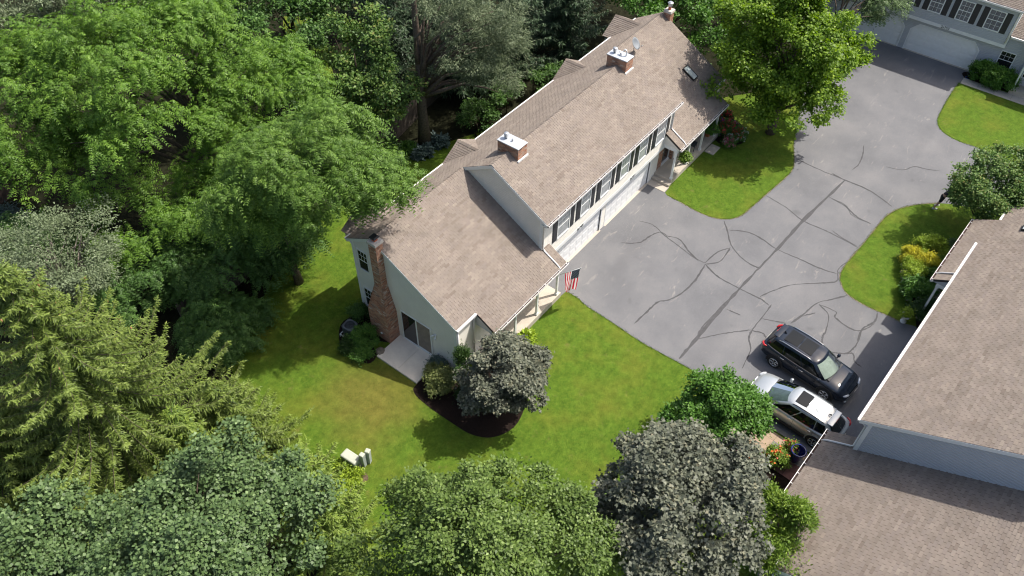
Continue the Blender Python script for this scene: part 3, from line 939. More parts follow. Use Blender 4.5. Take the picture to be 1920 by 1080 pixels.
    fu.box(tb, 6.66, 19.97, zF-.02, zF+.215, -.01, .036)
    tb.build('band_board', MT['trim'], root)
    for xx, nx in ((0, -1), (x2, 1)):
        for yy, ny in ((0, -1), (yB, 1)):
            ztop = (nf(0) if ny < 0 else bz(yB))-t_
            cbm = MB(); cbm.box(xx+nx*.038, xx-nx*.1, yy+ny*.038, yy+ny*.004, 0, ztop)
            cbm.box(xx+nx*.038, xx+nx*.004, yy+ny*.004, yy-ny*.11, 0, ztop); cbm.build('corner_board', MT['trim'], root)
    for xx, nx in ((6.7, -1), (19.93, 1)):
        cbm = MB(); cbm.box(xx+nx*(.01+LAP[0]), xx-nx*.1, -.09, -.056, zF+.2, mfz(-.052)-t_)
        cbm.box(xx+nx*(.01+LAP[0]), xx+nx*.004, -.056, .08, zF+.2, mfz(-.052)-t_); cbm.build('corner_board', MT['trim'], root)
    def rake(x, nx, pts):
        rb = MB()
        for (ya, za), (yb_, zb_) in zip(pts[:-1], pts[1:]):
            a = [(x, ya, za-.012), (x, yb_, zb_-.012), (x, yb_, zb_-.2), (x, ya, za-.2)]
            b = [(x+nx*.03, p[1], p[2]) for p in a]
            if nx > 0: a, b = b, a
            rb.hexa([b[3], b[2], a[2], a[3], b[0], b[1], a[1], a[0]])
        rb.build('rake_board', MT['trim'], root)
    rake(xa+.01, -1, [(-.1, nf(-.1)), (yn, zn), (yb, bz(yb))])
    rake(xb-.01, 1, [(-.1, nf(-.1)), (yn, zn), (yb, bz(yb))])
    rake(xm+.01, -1, [(-.4, mfz(-.4)), (ym, zm), (yn, bz(yn))])
    rake(xm2-.01, 1, [(-.4, mfz(-.4)), (ym, zm), (yn, bz(yn))])
    # eave fascia + gutters
    fb = MB()
    fb.box(xm, xm2, -.399, -.375, mfz(-.4)-.17, mfz(-.4)-.02); fb.box(xm, xm2, -.39, -.052, mfz(-.4)-.165, mfz(-.4)-.15)
    fb.box(xa, 1.34, -.099, -.075, nf(-.1)-.17, nf(-.1)-.02)
    fb.box(px1, xb, -.099, -.075, nf(-.1)-.17, nf(-.1)-.02)
    fb.box(1.36, 7.3, y0p, y0p+.03, nf(y0p)-.2, nf(y0p)-.02)
    fb.box(px0+.02, px1-.02, y0p, y0p+.03, nf(y0p)-.2, nf(y0p)-.02)
    fb.box(xa, xb, yb-.03, yb-.002, bz(yb)-.17, bz(yb)-.02)
    fb.build('fascia', MT['trim'], root)
    gutter(root, (xm, -.4, mfz(-.4)-.02), (xm2, -.4, mfz(-.4)-.02), (0, -1, 0), guard=guard)
    gutter(root, (xa, -.1, nf(-.1)-.02), (1.33, -.1, nf(-.1)-.02), (0, -1, 0), guard=True)
    gutter(root, (px1+.01, -.1, nf(-.1)-.02), (xb, -.1, nf(-.1)-.02), (0, -1, 0), guard=True)
    gutter(root, (1.34, y0p, nf(y0p)-.02), (7.4, y0p, nf(y0p)-.02), (0, -1, 0))
    gutter(root, (px0-.08, y0p, nf(y0p)-.02), (px1, y0p, nf(y0p)-.02), (0, -1, 0))
    gutter(root, (xb, yb, bz(yb)-.02), (xa, yb, bz(yb)-.02), (0, 1, 0), guard=True)
    # porch end returns: little gable of siding and a short gutter below it
    for x, nx in ((1.42, -1), (7.26, 1), (px0+.06, -1), (px1-.08, 1)):
        fr_ = Fr((x, 0, 0), (0, -nx*-1 if False else nx, 0), (nx, 0, 0))
        q = [(nx*y, z) for y, z in ((y0p+.06, nf(y0p)-.14), (-.02, nf(y0p)-.14), (-.02, nf(-.02)-t_))]
        if nx < 0: q = q[::-1]
        ar = sum(q[i][0]*q[(i+1) % 3][1]-q[(i+1) % 3][0]*q[i][1] for i in range(3))
        if ar < 0: q = q[::-1]
        wall(root, fr_, q, sm)
        rk = MB()
        a = Vector((x+nx*.03, y0p+.0, nf(y0p)-.09)); b = Vector((x+nx*.03, -.05, nf(-.05)-.09))
        rk.bar(a, b, .03, .14); rk.build('rake_board', MT['trim'], root)
    # porch beams, columns, floors
    zc = .36
    for a, b in ((1.45, 7.25), (px0+.06, px1-.06)):
        bm = MB(); bm.box(a, b, -1.02, -.84, nf(y0p)-.42, nf(y0p)-.16)
        bm.box(a, a+.16, -.84, -.02, nf(y0p)-.40, nf(y0p)-.16); bm.box(b-.16, b, -.84, .2, nf(y0p)-.40, nf(y0p)-.16)
        bm.box(a+.02, b-.02, -1.2, -.02, nf(y0p)-.16, nf(y0p)-.13)
        bm.build('porch_beam', MT['trim'], root)
    colx = [1.56, 3.42, 5.28, 7.1] + ([21.75, 23.4, 25.1] if tr else [19.42, 21.3, 23.1, 25.05])
    cm = MB()
    cm.box(-.055, .055, -.055, .055, .12, nf(y0p)-.42-zc)
    cm.box(-.085, .085, -.085, .085, 0, .12); cm.box(-.075, .075, -.075, .075, nf(y0p)-.52-zc, nf(y0p)-.422-zc)
    cme = cm.mesh('column', MT['trim'])
    for x in colx: add('column', cme, root, (x, -.93, zc))
    fl = MB()
    fl.box(1.1, 7.35, -1.06, -.03, 0, zc)
    bevel(fl.build('porch_floor', MT['concrete'], root), .015)
    fl = MB()
    fl.box(px0+.0, 25.5, -1.06, -.03 if tr else -.03, 0, zc)
    if not tr: fl.box(19.28, 21.2, -.03, .6, 0, zc-.002)
    bevel(fl.build('porch_floor', MT['concrete'], root), .015)
    if not tr:
        sb = MB(); sb.box(18.98, 19.277, -1.07, .2, 0, .18); bevel(sb.build('step', MT['concrete'], root), .012)
        sb = MB(); sb.box(18.42, 18.978, -1.1, .2, 0, .03); sb.build('entry_pad', MT['concrete'], root)
        # brick entry with a dark storm door
        ek = MB(); ec = MB()
        tubes_bricks(ek, ec, lambda z: (19.5, 20.1, .215, .5), zc, zF+.5, sides='xyX')
        tubes_bricks(ek, ec, lambda z: (21.12, 21.5, .03, .5), zc, zF+.5, sides='xy')
        ec.build('mortar_core', MT['mortar'], root); ek.build('brickwork', MT['brick'], root)['kind'] = 'stuff'
        db = MB(); df = Fr((0, .3, 0), (1, 0, 0), (0, -1, 0))
        df.box(db, 20.16, 21.06, zc+.06, 2.45, -.05, .0); d = db.build('entry_door', MT['door'], root)
        pb = MB(); df.box(pb, 20.28, 20.94, zc+.25, 2.3, -.0, .012); pb.build('pane', MT['panedark'], d)
        fb2 = MB(); df.box(fb2, 20.1, 20.16, zc, 2.5, -.1, .05); df.box(fb2, 21.06, 21.12, zc, 2.5, -.1, .05); df.box(fb2, 20.1, 21.12, 2.45, 2.6, -.1, .05); df.box(fb2, 20.1, 21.12, zc, zc+.06, -.1, .12)
        fb2.build('door_frame', MT['trim'], d)
        hb = MB(); hb.box(20.2, 20.23, .23, .28, 1.3, 1.42); hb.build('handle', MT['galv'], d)
    # ---- openings
    for gx in (g1, g2):
        garage_door(root, fg, *gx)
        sp = MB(); sp.box(gx[0]-.05, gx[1]+.05, .10, .3, 0, .018); sp.build('garage_apron', MT['concrete'], root)
    wz = (3.30+zoff, 4.72+zoff*.7)
    for u0, u1 in ((8.10,9.11),(10.24,11.05),(12.2,13.05),(14.2,15.01),(16.14,16.96),(18.1,19.07)):
        window(root, fu, u0, u1, *wz, pane='panedim' if tr else 'pane', cols=3, rows=2, lower=tr)
        shutter(root, fu, u0-.47, u0-.085, wz[0]-.06, wz[1]+.06); shutter(root, fu, u1+.085, u1+.47, wz[0]-.06, wz[1]+.06)
    if tr:
        window(root, fg, 19.95, 20.85, 1.0, 2.2, pane='panedark', cols=3, rows=2)
    for u0 in (2.6, 4.6): window(root, nw, u0, u0+.85, .95, 2.2, pane='panedark', cols=3, rows=2)
    for u0 in (21.9, 23.6): window(root, nw, u0, u0+.85, .95, 2.2, pane='panedark', cols=3, rows=2)
    if gable_near:
        window(root, gn, -6.14, -5.54, 3.72, 5.0, pane='panedark', cols=3, rows=2)
        window(root, gn, -6.14, -5.54, .95, 2.25, pane='panedark', cols=3, rows=2)
    for xs in (2.2, 4.6, 10.5, 13.3, 16.0, 22.2): window(root, bw, -xs-.9, -xs, 3.5, 4.8, pane='panedark', cols=3, rows=2)
    for s_, gx in zip(numbers, (g1, g2)):
        if s_:
            me = text_mesh(s_, .26, MT['numbers'])
            o = add('house_number', me, root, (sum(gx)/2-.25, -.052-.043, zF+.02)); o.rotation_euler = (R(90), 0, 0)
    # ---- downspouts
    def spout(pts):
        mb = MB(); mb.tube(pts, .042, 8); mb.build('downspout', MT['gutter'], root, True)
    zg = mfz(-.4)-.13
    for x, sg in ((6.74, 1), (19.86, -1)):
        if tr and sg < 0: 
            spout([(x, -.45, zg), (x, -.14, zg-.25), (x, -.14, 2.9)]); continue
        x3 = x + .0*sg
        spout([(x, -.45, zg), (x, -.44, zg-.07), (x, -.13, zg-.26), (x, -.13, nf(-.13)+.12), (x3, -.22, nf(-.22)+.055), (x3, -1.1, nf(-1.1)+.055), (x3, -1.2, nf(-1.2)+.02), (x3, -1.29, nf(-1.29)-.04)])
    spout([(.07, -.06, nf(-.1)-.14), (.07, -.065, .1)])
    spout([(.06, yb+.05, bz(yb)-.13), (.05, yB+.075, bz(yb)-.4), (.05, yB+.075, .1)])
    spout([(1.25, -.15, nf(-.1)-.14), (1.2, -.1, nf(-.1)-.35), (1.2, -.08, .1)])
    # ---- chimneys
    def stack(x0, x1, y0, y1, z1, vents):
        zb_ = min(mfz(y0), bz(y1))-.15
        bk, ck = MB(), MB()
        tubes_bricks(bk, ck, lambda z: (x0, x1, y0, y1), zb_, z1-.06)
        ch = ck.build('chimney', MT['mortar'], root)
        bk.build('brickwork', MT['brick'], ch)['kind'] = 'stuff'
        cp = MB(); cp.box(x0-.035, x1+.035, y0-.035, y1+.035, z1-.06, z1); bevel(cp.build('chimney_cap', MT['metalcap'], ch), .012)
        fl_ = MB(); fl_.box(x0-.06, x1+.06, y0-.08, y0-.01, mfz(y0)-.02, mfz(y0)+.07); fl_.build('flashing', MT['trim'], ch)
        yc = (y0+y1)/2
        # cricket behind the stack
        ck2 = MB()
        for kind, dx, dy in vents:
            vx, vy = x0+dx, y0+dy
            vb = MB()
            if kind == 'cap':
                vb.lathe([(.06, 0), (.06, .1), (.115, .1), (.115, .27), (.14, .275), (.14, .3), (.09, .325)], (vx, vy, z1), 16)
            elif kind == 'small':
                vb.lathe([(.04, 0), (.04, .07), (.055, .07), (.055, .12), (.02, .14)], (vx, vy, z1), 12)
            elif kind == 'goose':
                vb.tube([(vx, vy, z1), (vx, vy, z1+.26), (vx, vy+.03, z1+.34), (vx, vy+.1, z1+.37), (vx, vy+.17, z1+.33), (vx, vy+.19, z1+.22)], .045, 10)
            else:
                vb.tube([(vx, vy, z1), (vx, vy, z1+.1), (vx+.05, vy+.05, z1+.17), (vx+.12, vy+.12, z1+.15)], .06, 10)
            vb.build('vent', MT['gutter' if kind in ('goose', 'elbow') else 'galv'], ch, True)
    if not tr:
        stack(7.97, 8.69, 2.5+D, 3.79+D, 7.94+S*D, [('cap', .36, 1.02), ('small', .36, .62)])
        stack(18.06, 18.78, 2.52+D, 3.81+D, 7.96+S*D, [('cap', .36, 1.02), ('elbow', .3, .6), ('goose', .45, .32)])
    # gable-end chimneys
    for sgn, xw in ((-1, 0.0), (1, x2)):
        if tr or (sgn > 0 and not far_open): continue
        zt = 6.66+S*D if sgn < 0 else 6.72+S*D
        yc0, yc1 = 3.95+D, 5.25+D
        def rect(z, sgn=sgn, xw=xw):
            k = min(1, max(0, (z-1.96)/(3.75-1.96)))
            d = .736+(.412-.736)*k
            a, b = yc0+.39*k, yc1-.43*k
            return (xw-d, xw+(.06 if z > 4.3 else -.004), a, b) if sgn < 0 else (xw+(-.06 if z > 4.3 else .004), xw+d, a, b)
        bk, ck = MB(), MB()
        for za, zb_ in ((0, 1.96), (1.96, 3.75), (3.75, zt-.16)):
            tubes_bricks(bk, ck, rect, za, zb_)
        ch = ck.build('chimney', MT['mortar'], root)
        bk.build('brickwork', MT['brick'], ch)['kind'] = 'stuff'
        q = rect(zt)
        cp = MB(); e = .055
        cp.hexa([(q[0]-e,q[2]-e,zt-.16),(q[1]+e,q[2]-e,zt-.16),(q[1]+e,q[3]+e,zt-.16),(q[0]-e,q[3]+e,zt-.16),(q[0]-e*.6,q[2]-e*.6,zt),(q[1]+e*.6,q[2]-e*.6,zt),(q[1]+e*.6,q[3]+e*.6,zt),(q[0]-e*.6,q[3]+e*.6,zt)])
        bevel(cp.build('chimney_crown', MT['chimneycap'], ch), .02)
        cx, cy = (q[0]+q[1])/2, (q[2]+q[3])/2
        fl_ = MB()
        if sgn < 0:
            fl_.box(cx-.1, cx+.1, cy-.1, cy+.1, zt, zt+.13); fl_.build('flue', MT['clay'], ch)
            cv = MB(); h0 = zt+.13
            cv.box(cx-.09, cx+.09, cy-.09, cy+.09, h0, h0+.07)
            cv.hexa([(cx-.19,cy-.19,h0+.06),(cx+.19,cy-.19,h0+.06),(cx+.19,cy+.19,h0+.06),(cx-.19,cy+.19,h0+.06),(cx-.14,cy-.14,h0+.15),(cx+.14,cy-.14,h0+.15),(cx+.14,cy+.14,h0+.15),(cx-.14,cy+.14,h0+.15)])
            bevel(cv.build('rain_cap', MT['blackmetal'], ch), .012)
        else:
            fl_.lathe([(.1, 0), (.1, .17)], (cx, cy, zt), 12); fl_.build('flue', MT['clay'], ch)
            cv = MB(); cv.lathe([(.07, .17), (.07, .25), (.15, .25), (.15, .45), (.19, .46), (.1, .53)], (cx, cy, zt), 14); cv.build('rain_cap', MT['galv'], ch)
    # ---- skylights
    def skylight(xc, w, ya, yb_):
        sl = nearS
        a, b = vv(ya), vv(yb_)
        f = MB()
        def bx(mb, u0, u1, v0, v1, n0, n1):
            q = [sl.p(u0,v0,n0), sl.p(u1,v0,n0), sl.p(u1,v1,n0), sl.p(u0,v1,n0)]
            mb.hexa(q+[p+sl.N*(n1-n0) for p in q])
        t = .05
        bx(f, xc-w/2-t, xc-w/2, a-t, b+t, 0, .12); bx(f, xc+w/2, xc+w/2+t, a-t, b+t, 0, .12)
        bx(f, xc-w/2, xc+w/2, a-t, a, 0, .12); bx(f, xc-w/2, xc+w/2, b, b+t, 0, .12)
        o = f.build('skylight', MT['metalcap'] if False else MT['blackmetal'], root)
        p = MB(); bx(p, xc-w/2, xc+w/2, a, b, .02, .10); p.build('pane', MT['skyglass'], o)
    if not tr:
        skylight(2.1 if D else 24.56, .48, 1.0, 1.8)
    return root, fu, gn

MT['skyglass'] = mat('skylight_glass', (.42, .47, .46), .08, spec=.8, var=.15, vscale=2)
HOUSE, _, GN = townhouse('townhouse', 'pale sage townhouse row with flag, brick end chimney and open asphalt court in front', (0, 0), 0.0, 'siding', 0.0, ('2s749', '2s751'), individual=300)
townhouse('townhouse', 'grey sided townhouse row whose long shingle roof overhangs the two parked cars', (25.2, -18.33), R(176.92), 'siding_grey', 3.1, ('', ''), individual=300, guard=True, far_open=False)
townhouse('townhouse', 'grey townhouse with white garage door numbered 2s753 and black shutters', (44.29, 6.62), R(-90), 'siding_grey', 0.0, ('2s751', '2s753'), tr=True, zoff=.22, roof_x=(17.5, 27))

# ------------------------------------------------------------------ vegetation
def nrm(a): return a/(np.linalg.norm(a, axis=1, keepdims=True)+1e-9)

SHAPES = {
 'rhomb': (np.array([(0,0,0),(.42,.5,.10),(1,0,-.06),(.42,-.5,.10)]), [(0,1,2,3)]),
 'maple': (np.array([(0,0,0),(.12,.34,.03),(.34,.20,.0),(.62,.52,.06),(.64,.16,0),(1,0,-.08),(.64,-.16,0),(.62,-.52,.06),(.34,-.20,0),(.12,-.34,.03)]), [(0,1,2,3,4,5,6,7,8,9)]),
 'oval': (np.array([(0,0,0),(.25,.40,.06),(.7,.42,.04),(1,0,-.08),(.7,-.42,.04),(.25,-.40,.06)]), [(0,1,2,3,4,5)]),
 'lobed': (np.array([(0,0,0),(.32,.52,.05),(.5,.16,0),(1,.02,-.08),(.34,-.52,.05)]), [(0,1,2,3,4)]),
 'tri': (np.array([(.08,.5,.04),(1,0,-.06),(.08,-.5,.04)]), [(0,1,2)]),
 'strip': (np.array([(0,.5,0),(0,-.5,0),(1,-.25,-.03),(1,.25,-.03)]), [(0,1,2,3)]),
}
def leaf_mesh(name, P, D, Nn, L, Wd, tone, m, shape='rhomb'):
    """one mesh out of n leaves: base point P, direction D, normal Nn, length L, width Wd"""
    T, F = SHAPES[shape]
    n = len(P); k = len(T)
    D = nrm(D); B = nrm(np.cross(Nn, D)); C = np.cross(D, B)
    L = np.broadcast_to(np.asarray(L, float), (n,)); Wd = np.broadcast_to(np.asarray(Wd, float), (n,))
    V = (P[:,None,:] + T[None,:,0,None]*(L[:,None,None]*D[:,None,:]) + T[None,:,1,None]*(Wd[:,None,None]*B[:,None,:]) + T[None,:,2,None]*(L[:,None,None]*C[:,None,:])).reshape(-1, 3)
    me = bpy.data.meshes.new(name)
    fl = len(F[0])
    loops = (np.arange(n)[:,None]*k + np.array(F[0])[None,:]).reshape(-1)
    me.vertices.add(n*k); me.vertices.foreach_set('co', V.astype(np.float32).ravel())
    me.loops.add(n*fl); me.loops.foreach_set('vertex_index', loops.astype(np.int32))
    me.polygons.add(n); me.polygons.foreach_set('loop_start', (np.arange(n)*fl).astype(np.int32))
    a = me.attributes.new('tone', 'FLOAT', 'FACE'); a.data.foreach_set('value', np.clip(tone, 0, 1).astype(np.float32))
    me.materials.append(m)
    me.update(calc_edges=True); me.validate()
    return me

def clumps(lobes, n, rg, low=-.35, rough=.22, brad=.7, sub=12):
    """twig-end points: boughs spread unevenly over a group of ellipsoids, each bough a dome of twigs; outward normals"""
    lob = np.array(lobes, float)
    area = (lob[:,3]*lob[:,4]+lob[:,3]*lob[:,5]+lob[:,4]*lob[:,5])
    nb = max(3, n//sub); k = nb*4
    pick = rg.choice(len(lob), k, p=area/area.sum())
    d = nrm(rg.normal(size=(k, 3)))
    d[:,2] = np.where(d[:,2] < low, -d[:,2]*rg.random(k), d[:,2])
    d = nrm(d)
    ph = rg.random((len(lob), 6))*6.28
    th = np.arctan2(d[:,1], d[:,0])
    wob = 1+rough*(.5*np.sin(3*th+ph[pick,0]+2*d[:,2])+.4*np.sin(5*th+ph[pick,1]-4*d[:,2])+.35*np.sin(7*d[:,2]+ph[pick,2]+2*th))
    rr = wob*(1.04-.42*rg.random(k))
    c, r = lob[pick,:3], lob[pick,3:6]
    p = c+d*np.maximum(r-brad*.45, .05)*rr[:,None]
    keep = np.ones(k, bool)
    for i in range(len(lob)):
        q = np.linalg.norm((p-lob[i,:3])/lob[i,3:6], axis=1)
        keep &= ~((q < .66) & (pick != i))
    p, dn = p[keep][:nb], nrm(d/r)[keep][:nb]
    # thin out boughs that crowd each other
    nb = len(p)
    size = brad*(.6+.75*rg.random(nb))
    ax = nrm(dn*.8+np.array([0, 0, .55]))
    idx = np.repeat(np.arange(nb), sub)
    s_ = nrm(rg.normal(size=(len(idx), 3))+ax[idx]*.9)
    rad = size[idx]*(.45+.6*rg.random(len(idx))**.5)
    P = p[idx]+s_*rad[:,None]*np.array([1, 1, .72])
    return P, nrm(s_*.7+dn[idx]*.5+np.array([0, 0, .1]))

def broad(lobes, n, per, cr, L, Wd, m, seed, shape='rhomb', droop=.25, flat=.55, low=-.35, rough=.22, hi=.0, fill=.25, name='crown', jit=.35, brad=.7, sub=22):
    """crown of single leaves in clumps"""
    rg = np.random.default_rng(seed)
    C, Nn = clumps(lobes, n, rg, low, rough, brad, sub)
    n = len(C)
    sz = cr*(.55+.9*rg.random(n))
    ct = rg.random(n)
    idx = np.repeat(np.arange(n), per)
    g = rg.normal(size=(len(idx), 3))*np.array([1, 1, flat])
    P = C[idx]+g*sz[idx][:,None]*.62
    out = Nn[idx]
    D = out*np.array([1, 1, .3])+rg.normal(size=P.shape)*.75+g*.35; D[:,2] -= droop
    U = np.array([0, 0, 1.0])*.75+out*.65+rg.normal(size=P.shape)*jit
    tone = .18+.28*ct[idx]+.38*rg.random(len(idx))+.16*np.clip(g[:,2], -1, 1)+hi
    if fill:
        k = int(len(P)*fill)
        j = rg.integers(0, len(P), k)
        lob = np.array(lobes, float); cc = lob[rg.integers(0, len(lob), k), :3]
        t = rg.random(k)[:,None]*.55
        P2 = P[j]*(1-t)+cc*t+rg.normal(size=(k, 3))*.15
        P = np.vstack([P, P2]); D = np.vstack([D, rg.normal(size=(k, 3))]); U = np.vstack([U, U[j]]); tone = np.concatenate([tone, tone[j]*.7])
    s = .75+.5*rg.random(len(P))
    return leaf_mesh(name, P, D, U, L*s, Wd*s, tone, m, shape), C

def compound(lobes, n, fronds, FL, pairs, L, Wd, m, seed, low=-.35, rough=.25, name='crown', brad=1.0, sub=14):
    """crown of pinnate leaves: drooping fronds in whorls, each with paired leaflets"""
    rg = np.random.default_rng(seed)
    C, Nn = clumps(lobes, n, rg, low, rough, brad, sub); n = len(C)
    ct = rg.random(n)
    fi = np.repeat(np.arange(n), fronds); F = len(fi)
    fd = Nn[fi]*np.array([.9, .9, .35])+rg.normal(size=(F, 3))*np.array([.85, .85, .35]); fd[:,2] += .12
    fd = nrm(fd)
    f0 = C[fi]+rg.normal(size=(F, 3))*.16
    fl = FL*(.7+.6*rg.random(F))
    li = np.repeat(np.arange(F), pairs*2)
    t = np.tile(np.repeat(np.linspace(.16, 1, pairs), 2), F)
    sd = np.tile(np.array([1., -1.]), F*pairs)
    pos = f0[li]+fd[li]*(fl[li]*t)[:,None]; pos[:,2] -= .55*fl[li]*t*t
    tan = fd[li].copy(); tan[:,2] -= 1.1*t; tan = nrm(tan)
    side = nrm(np.cross(tan, np.array([0, 0, 1.0])+rg.normal(size=(F, 3))[li]*.25))
    D = side*sd[:,None]+tan*.55; D[:,2] -= .25
    U = np.cross(side, tan)+rg.normal(size=D.shape)*.18
    U[U[:,2] < 0] *= -1
    tone = .12+.36*ct[fi][li]+.2*rg.random(F)[li]+.3*rg.random(len(li))
    s = .8+.4*rg.random(len(li))
    return leaf_mesh(name, pos, D, U, L*s*(1-.25*t), Wd*s, tone, m, 'tri'), C

def conifer(h, r, m, seed, levels=34, br=6, base=.12, droop=.35, twig=.34, dens=1.0, tipup=.25, pw=.85, bare=None):
    """spruce: whorls of drooping boughs clothed with side twigs; returns needle mesh and bough polylines"""
    rg = np.random.default_rng(seed)
    P, D, U, T, Ls = [], [], [], [], []
    boughs = []
    for k in range(levels):
        f = (k+rg.random()*.6)/levels
        z = h*(base+(1-base)*f)
        R_ = r*((1-f)**pw)*(.75+.5*rg.random())+.12
        for b in range(br):
            if bare and rg.random() < bare*(1-f): continue
            az = 6.283*(b/br)+k*2.4+rg.normal()*.25
            Rb = R_*(.7+.5*rg.random())
            dx, dy = math.cos(az), math.sin(az)
            ns = max(3, int(Rb/.16))
            tt = np.linspace(0, 1, ns)
            zz = z-droop*Rb*np.sin(tt*1.9)*.8+tipup*Rb*tt**3
            line = np.stack([dx*Rb*tt, dy*Rb*tt, zz], 1)
            boughs.append(line)
            nt = max(4, int(Rb*17*dens))
            for s_ in (-1, 1, 0):
                q = rg.random(nt)**.8
                bp = np.stack([dx*Rb*q, dy*Rb*q, np.interp(q, tt, zz)], 1)
                if s_: dd = np.stack([-dy*s_+dx*.55+0*q, dx*s_+dy*.55+0*q, -.35-.35*rg.random(nt)], 1)
                else: dd = np.stack([dx*1+0*q, dy*1+0*q, -.1-.4*rg.random(nt)], 1)
                dd = dd+rg.normal(size=dd.shape)*.28
                ll = twig*(.45+.9*(1-q))*(.6+.7*rg.random(nt)) if s_ else twig*.7*(.6+.6*rg.random(nt))
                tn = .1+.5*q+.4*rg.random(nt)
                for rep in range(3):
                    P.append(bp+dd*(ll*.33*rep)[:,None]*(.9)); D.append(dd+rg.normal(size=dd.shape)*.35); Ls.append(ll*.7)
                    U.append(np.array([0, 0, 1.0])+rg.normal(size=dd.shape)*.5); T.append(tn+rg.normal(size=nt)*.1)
    P = np.vstack(P); D = np.vstack(D); U = np.vstack(U); T = np.concatenate(T); Ls = np.concatenate(Ls)
    return leaf_mesh('crown', P, D, U, Ls, np.full(len(Ls), .012+twig*.13), T, m, 'tri'), boughs

def trunk_mesh(h, r, lean, limbs, m, seed, base_z=0.0, fork=.45):
    rg = random.Random(seed)
    mb = MB()
    pts = [Vector((0, 0, -.05))]
    n = 7
    for i in range(1, n+1):
        t = i/n
        pts.append(Vector((lean[0]*t+rg.gauss(0, .05), lean[1]*t+rg.gauss(0, .05), h*t)))
    mb.tube(pts, [r*1.35]+[r*(1-.8*(i/n)) for i in range(1, n+1)], 9)
    for q in limbs:
        q = Vector(q)
        t = min(.92, max(.25, fork*(.6+.7*rg.random())*min(1, q.z/h)))
        k = t*n; i = min(n-1, int(k)); a = pts[i].lerp(pts[i+1], k-i)
        mid = a.lerp(q, .5)+Vector((rg.gauss(0, .15), rg.gauss(0, .15), .18*(q-a).length))
        m2 = a.lerp(mid, .5)+Vector((rg.gauss(0, .08), rg.gauss(0, .08), .02))
        r1 = r*(1-.75*t)*.55
        mb.tube([a, m2, mid, mid.lerp(q, .6)+Vector((rg.gauss(0,.1), rg.gauss(0,.1), .05)), q], [r1, r1*.8, r1*.55, r1*.32, r1*.14], 6)
    return mb.mesh('trunk', m, True)

def tree(name, label, cat, base, h, r, lobes, crown, bark, seed, nlimb=14, lean=(0, 0), group=None, fork=.55):
    root = empty(name, (base[0], base[1], 0), 0, label, cat, group)
    me, C = crown(lobes)
    rg = np.random.default_rng(seed)
    pick = C[rg.choice(len(C), min(nlimb, len(C)), replace=False)]
    add('trunk', trunk_mesh(h, r, lean, [tuple(p*np.array([.82, .82, .93])) for p in pick], bark, seed, fork=fork), root)
    add('crown', me, root)
    return root

def lob(c, r, base): return (c[0]-base[0], c[1]-base[1], c[2], *r)

# --- walnut trees at the back left
b0 = (0.4, 18.2)
tree('walnut_tree', 'huge bright green tree with feathery compound leaves towering over the back fence', 'tree', b0, 9.5, .34,
     [lob((-1.8,17.6,8.6), (4.3,4.2,3.0), b0), lob((2.6,20.2,9.8), (4.2,4.0,3.0), b0), lob((-3.6,22.8,9.2), (4.0,3.6,2.8), b0), lob((-1.2,19.6,11.2), (3.8,3.6,2.4), b0),
      lob((4.2,16.4,7.6), (2.8,2.6,2.2), b0), lob((-5.2,19.2,6.2), (2.8,2.8,2.0), b0), lob((-6.4,23.2,7.2), (3.0,2.8,2.2), b0), lob((-5.4,25.8,9.4), (3.0,2.8,2.2), b0), lob((1.2,15.6,6.4), (2.9,2.4,2.0), b0), lob((-2.6,15.4,4.6), (2.6,2.2,2.0), b0), lob((-5.4,16.8,4.4), (2.2,2.0,1.8), b0), lob((.6,13.4,3.6), (2.2,1.8,1.8), b0)],
     lambda l: compound(l, 3900, 6, .52, 5, .165, .07, MT['lf_walnut'], 3, low=-.3, brad=1.05, sub=16), MT['bark'], 5, 26, lean=(.4, .4))
b0 = (-0.7, 10.9)
tree('walnut_tree', 'feathery leaved tree reaching over the rear roof corner of the pale townhouse row', 'tree', b0, 8.6, .2,
     [lob((-.7,6.9,10.0), (2.4,2.1,1.7), b0), lob((-1.9,8.7,9.6), (2.2,2.1,1.8), b0), lob((0.9,8.1,10.1), (2.0,1.9,1.5), b0), lob((0.9,6.5,8.3), (1.9,1.3,1.1), b0), lob((-.9,6.3,8.8), (1.5,1.2,1.1), b0), lob((.5,5.5,9.3), (1.7,1.3,1.1), b0), lob((1.4,4.7,8.9), (1.2,1.0,.9), b0), lob((-2.9,10.0,7.8), (2.0,2.0,1.6), b0), lob((-.8,7.2,8.0), (1.7,1.3,1.3), b0), lob((1.2,10.4,7.4), (2.0,1.8,1.6), b0), lob((-1.0,10.6,5.4), (1.9,1.6,1.6), b0)],
     lambda l: compound(l, 1750, 6, .48, 5, .15, .062, MT['lf_walnut2'], 7, low=-.5, brad=.8, sub=14), MT['bark'], 8, 9)
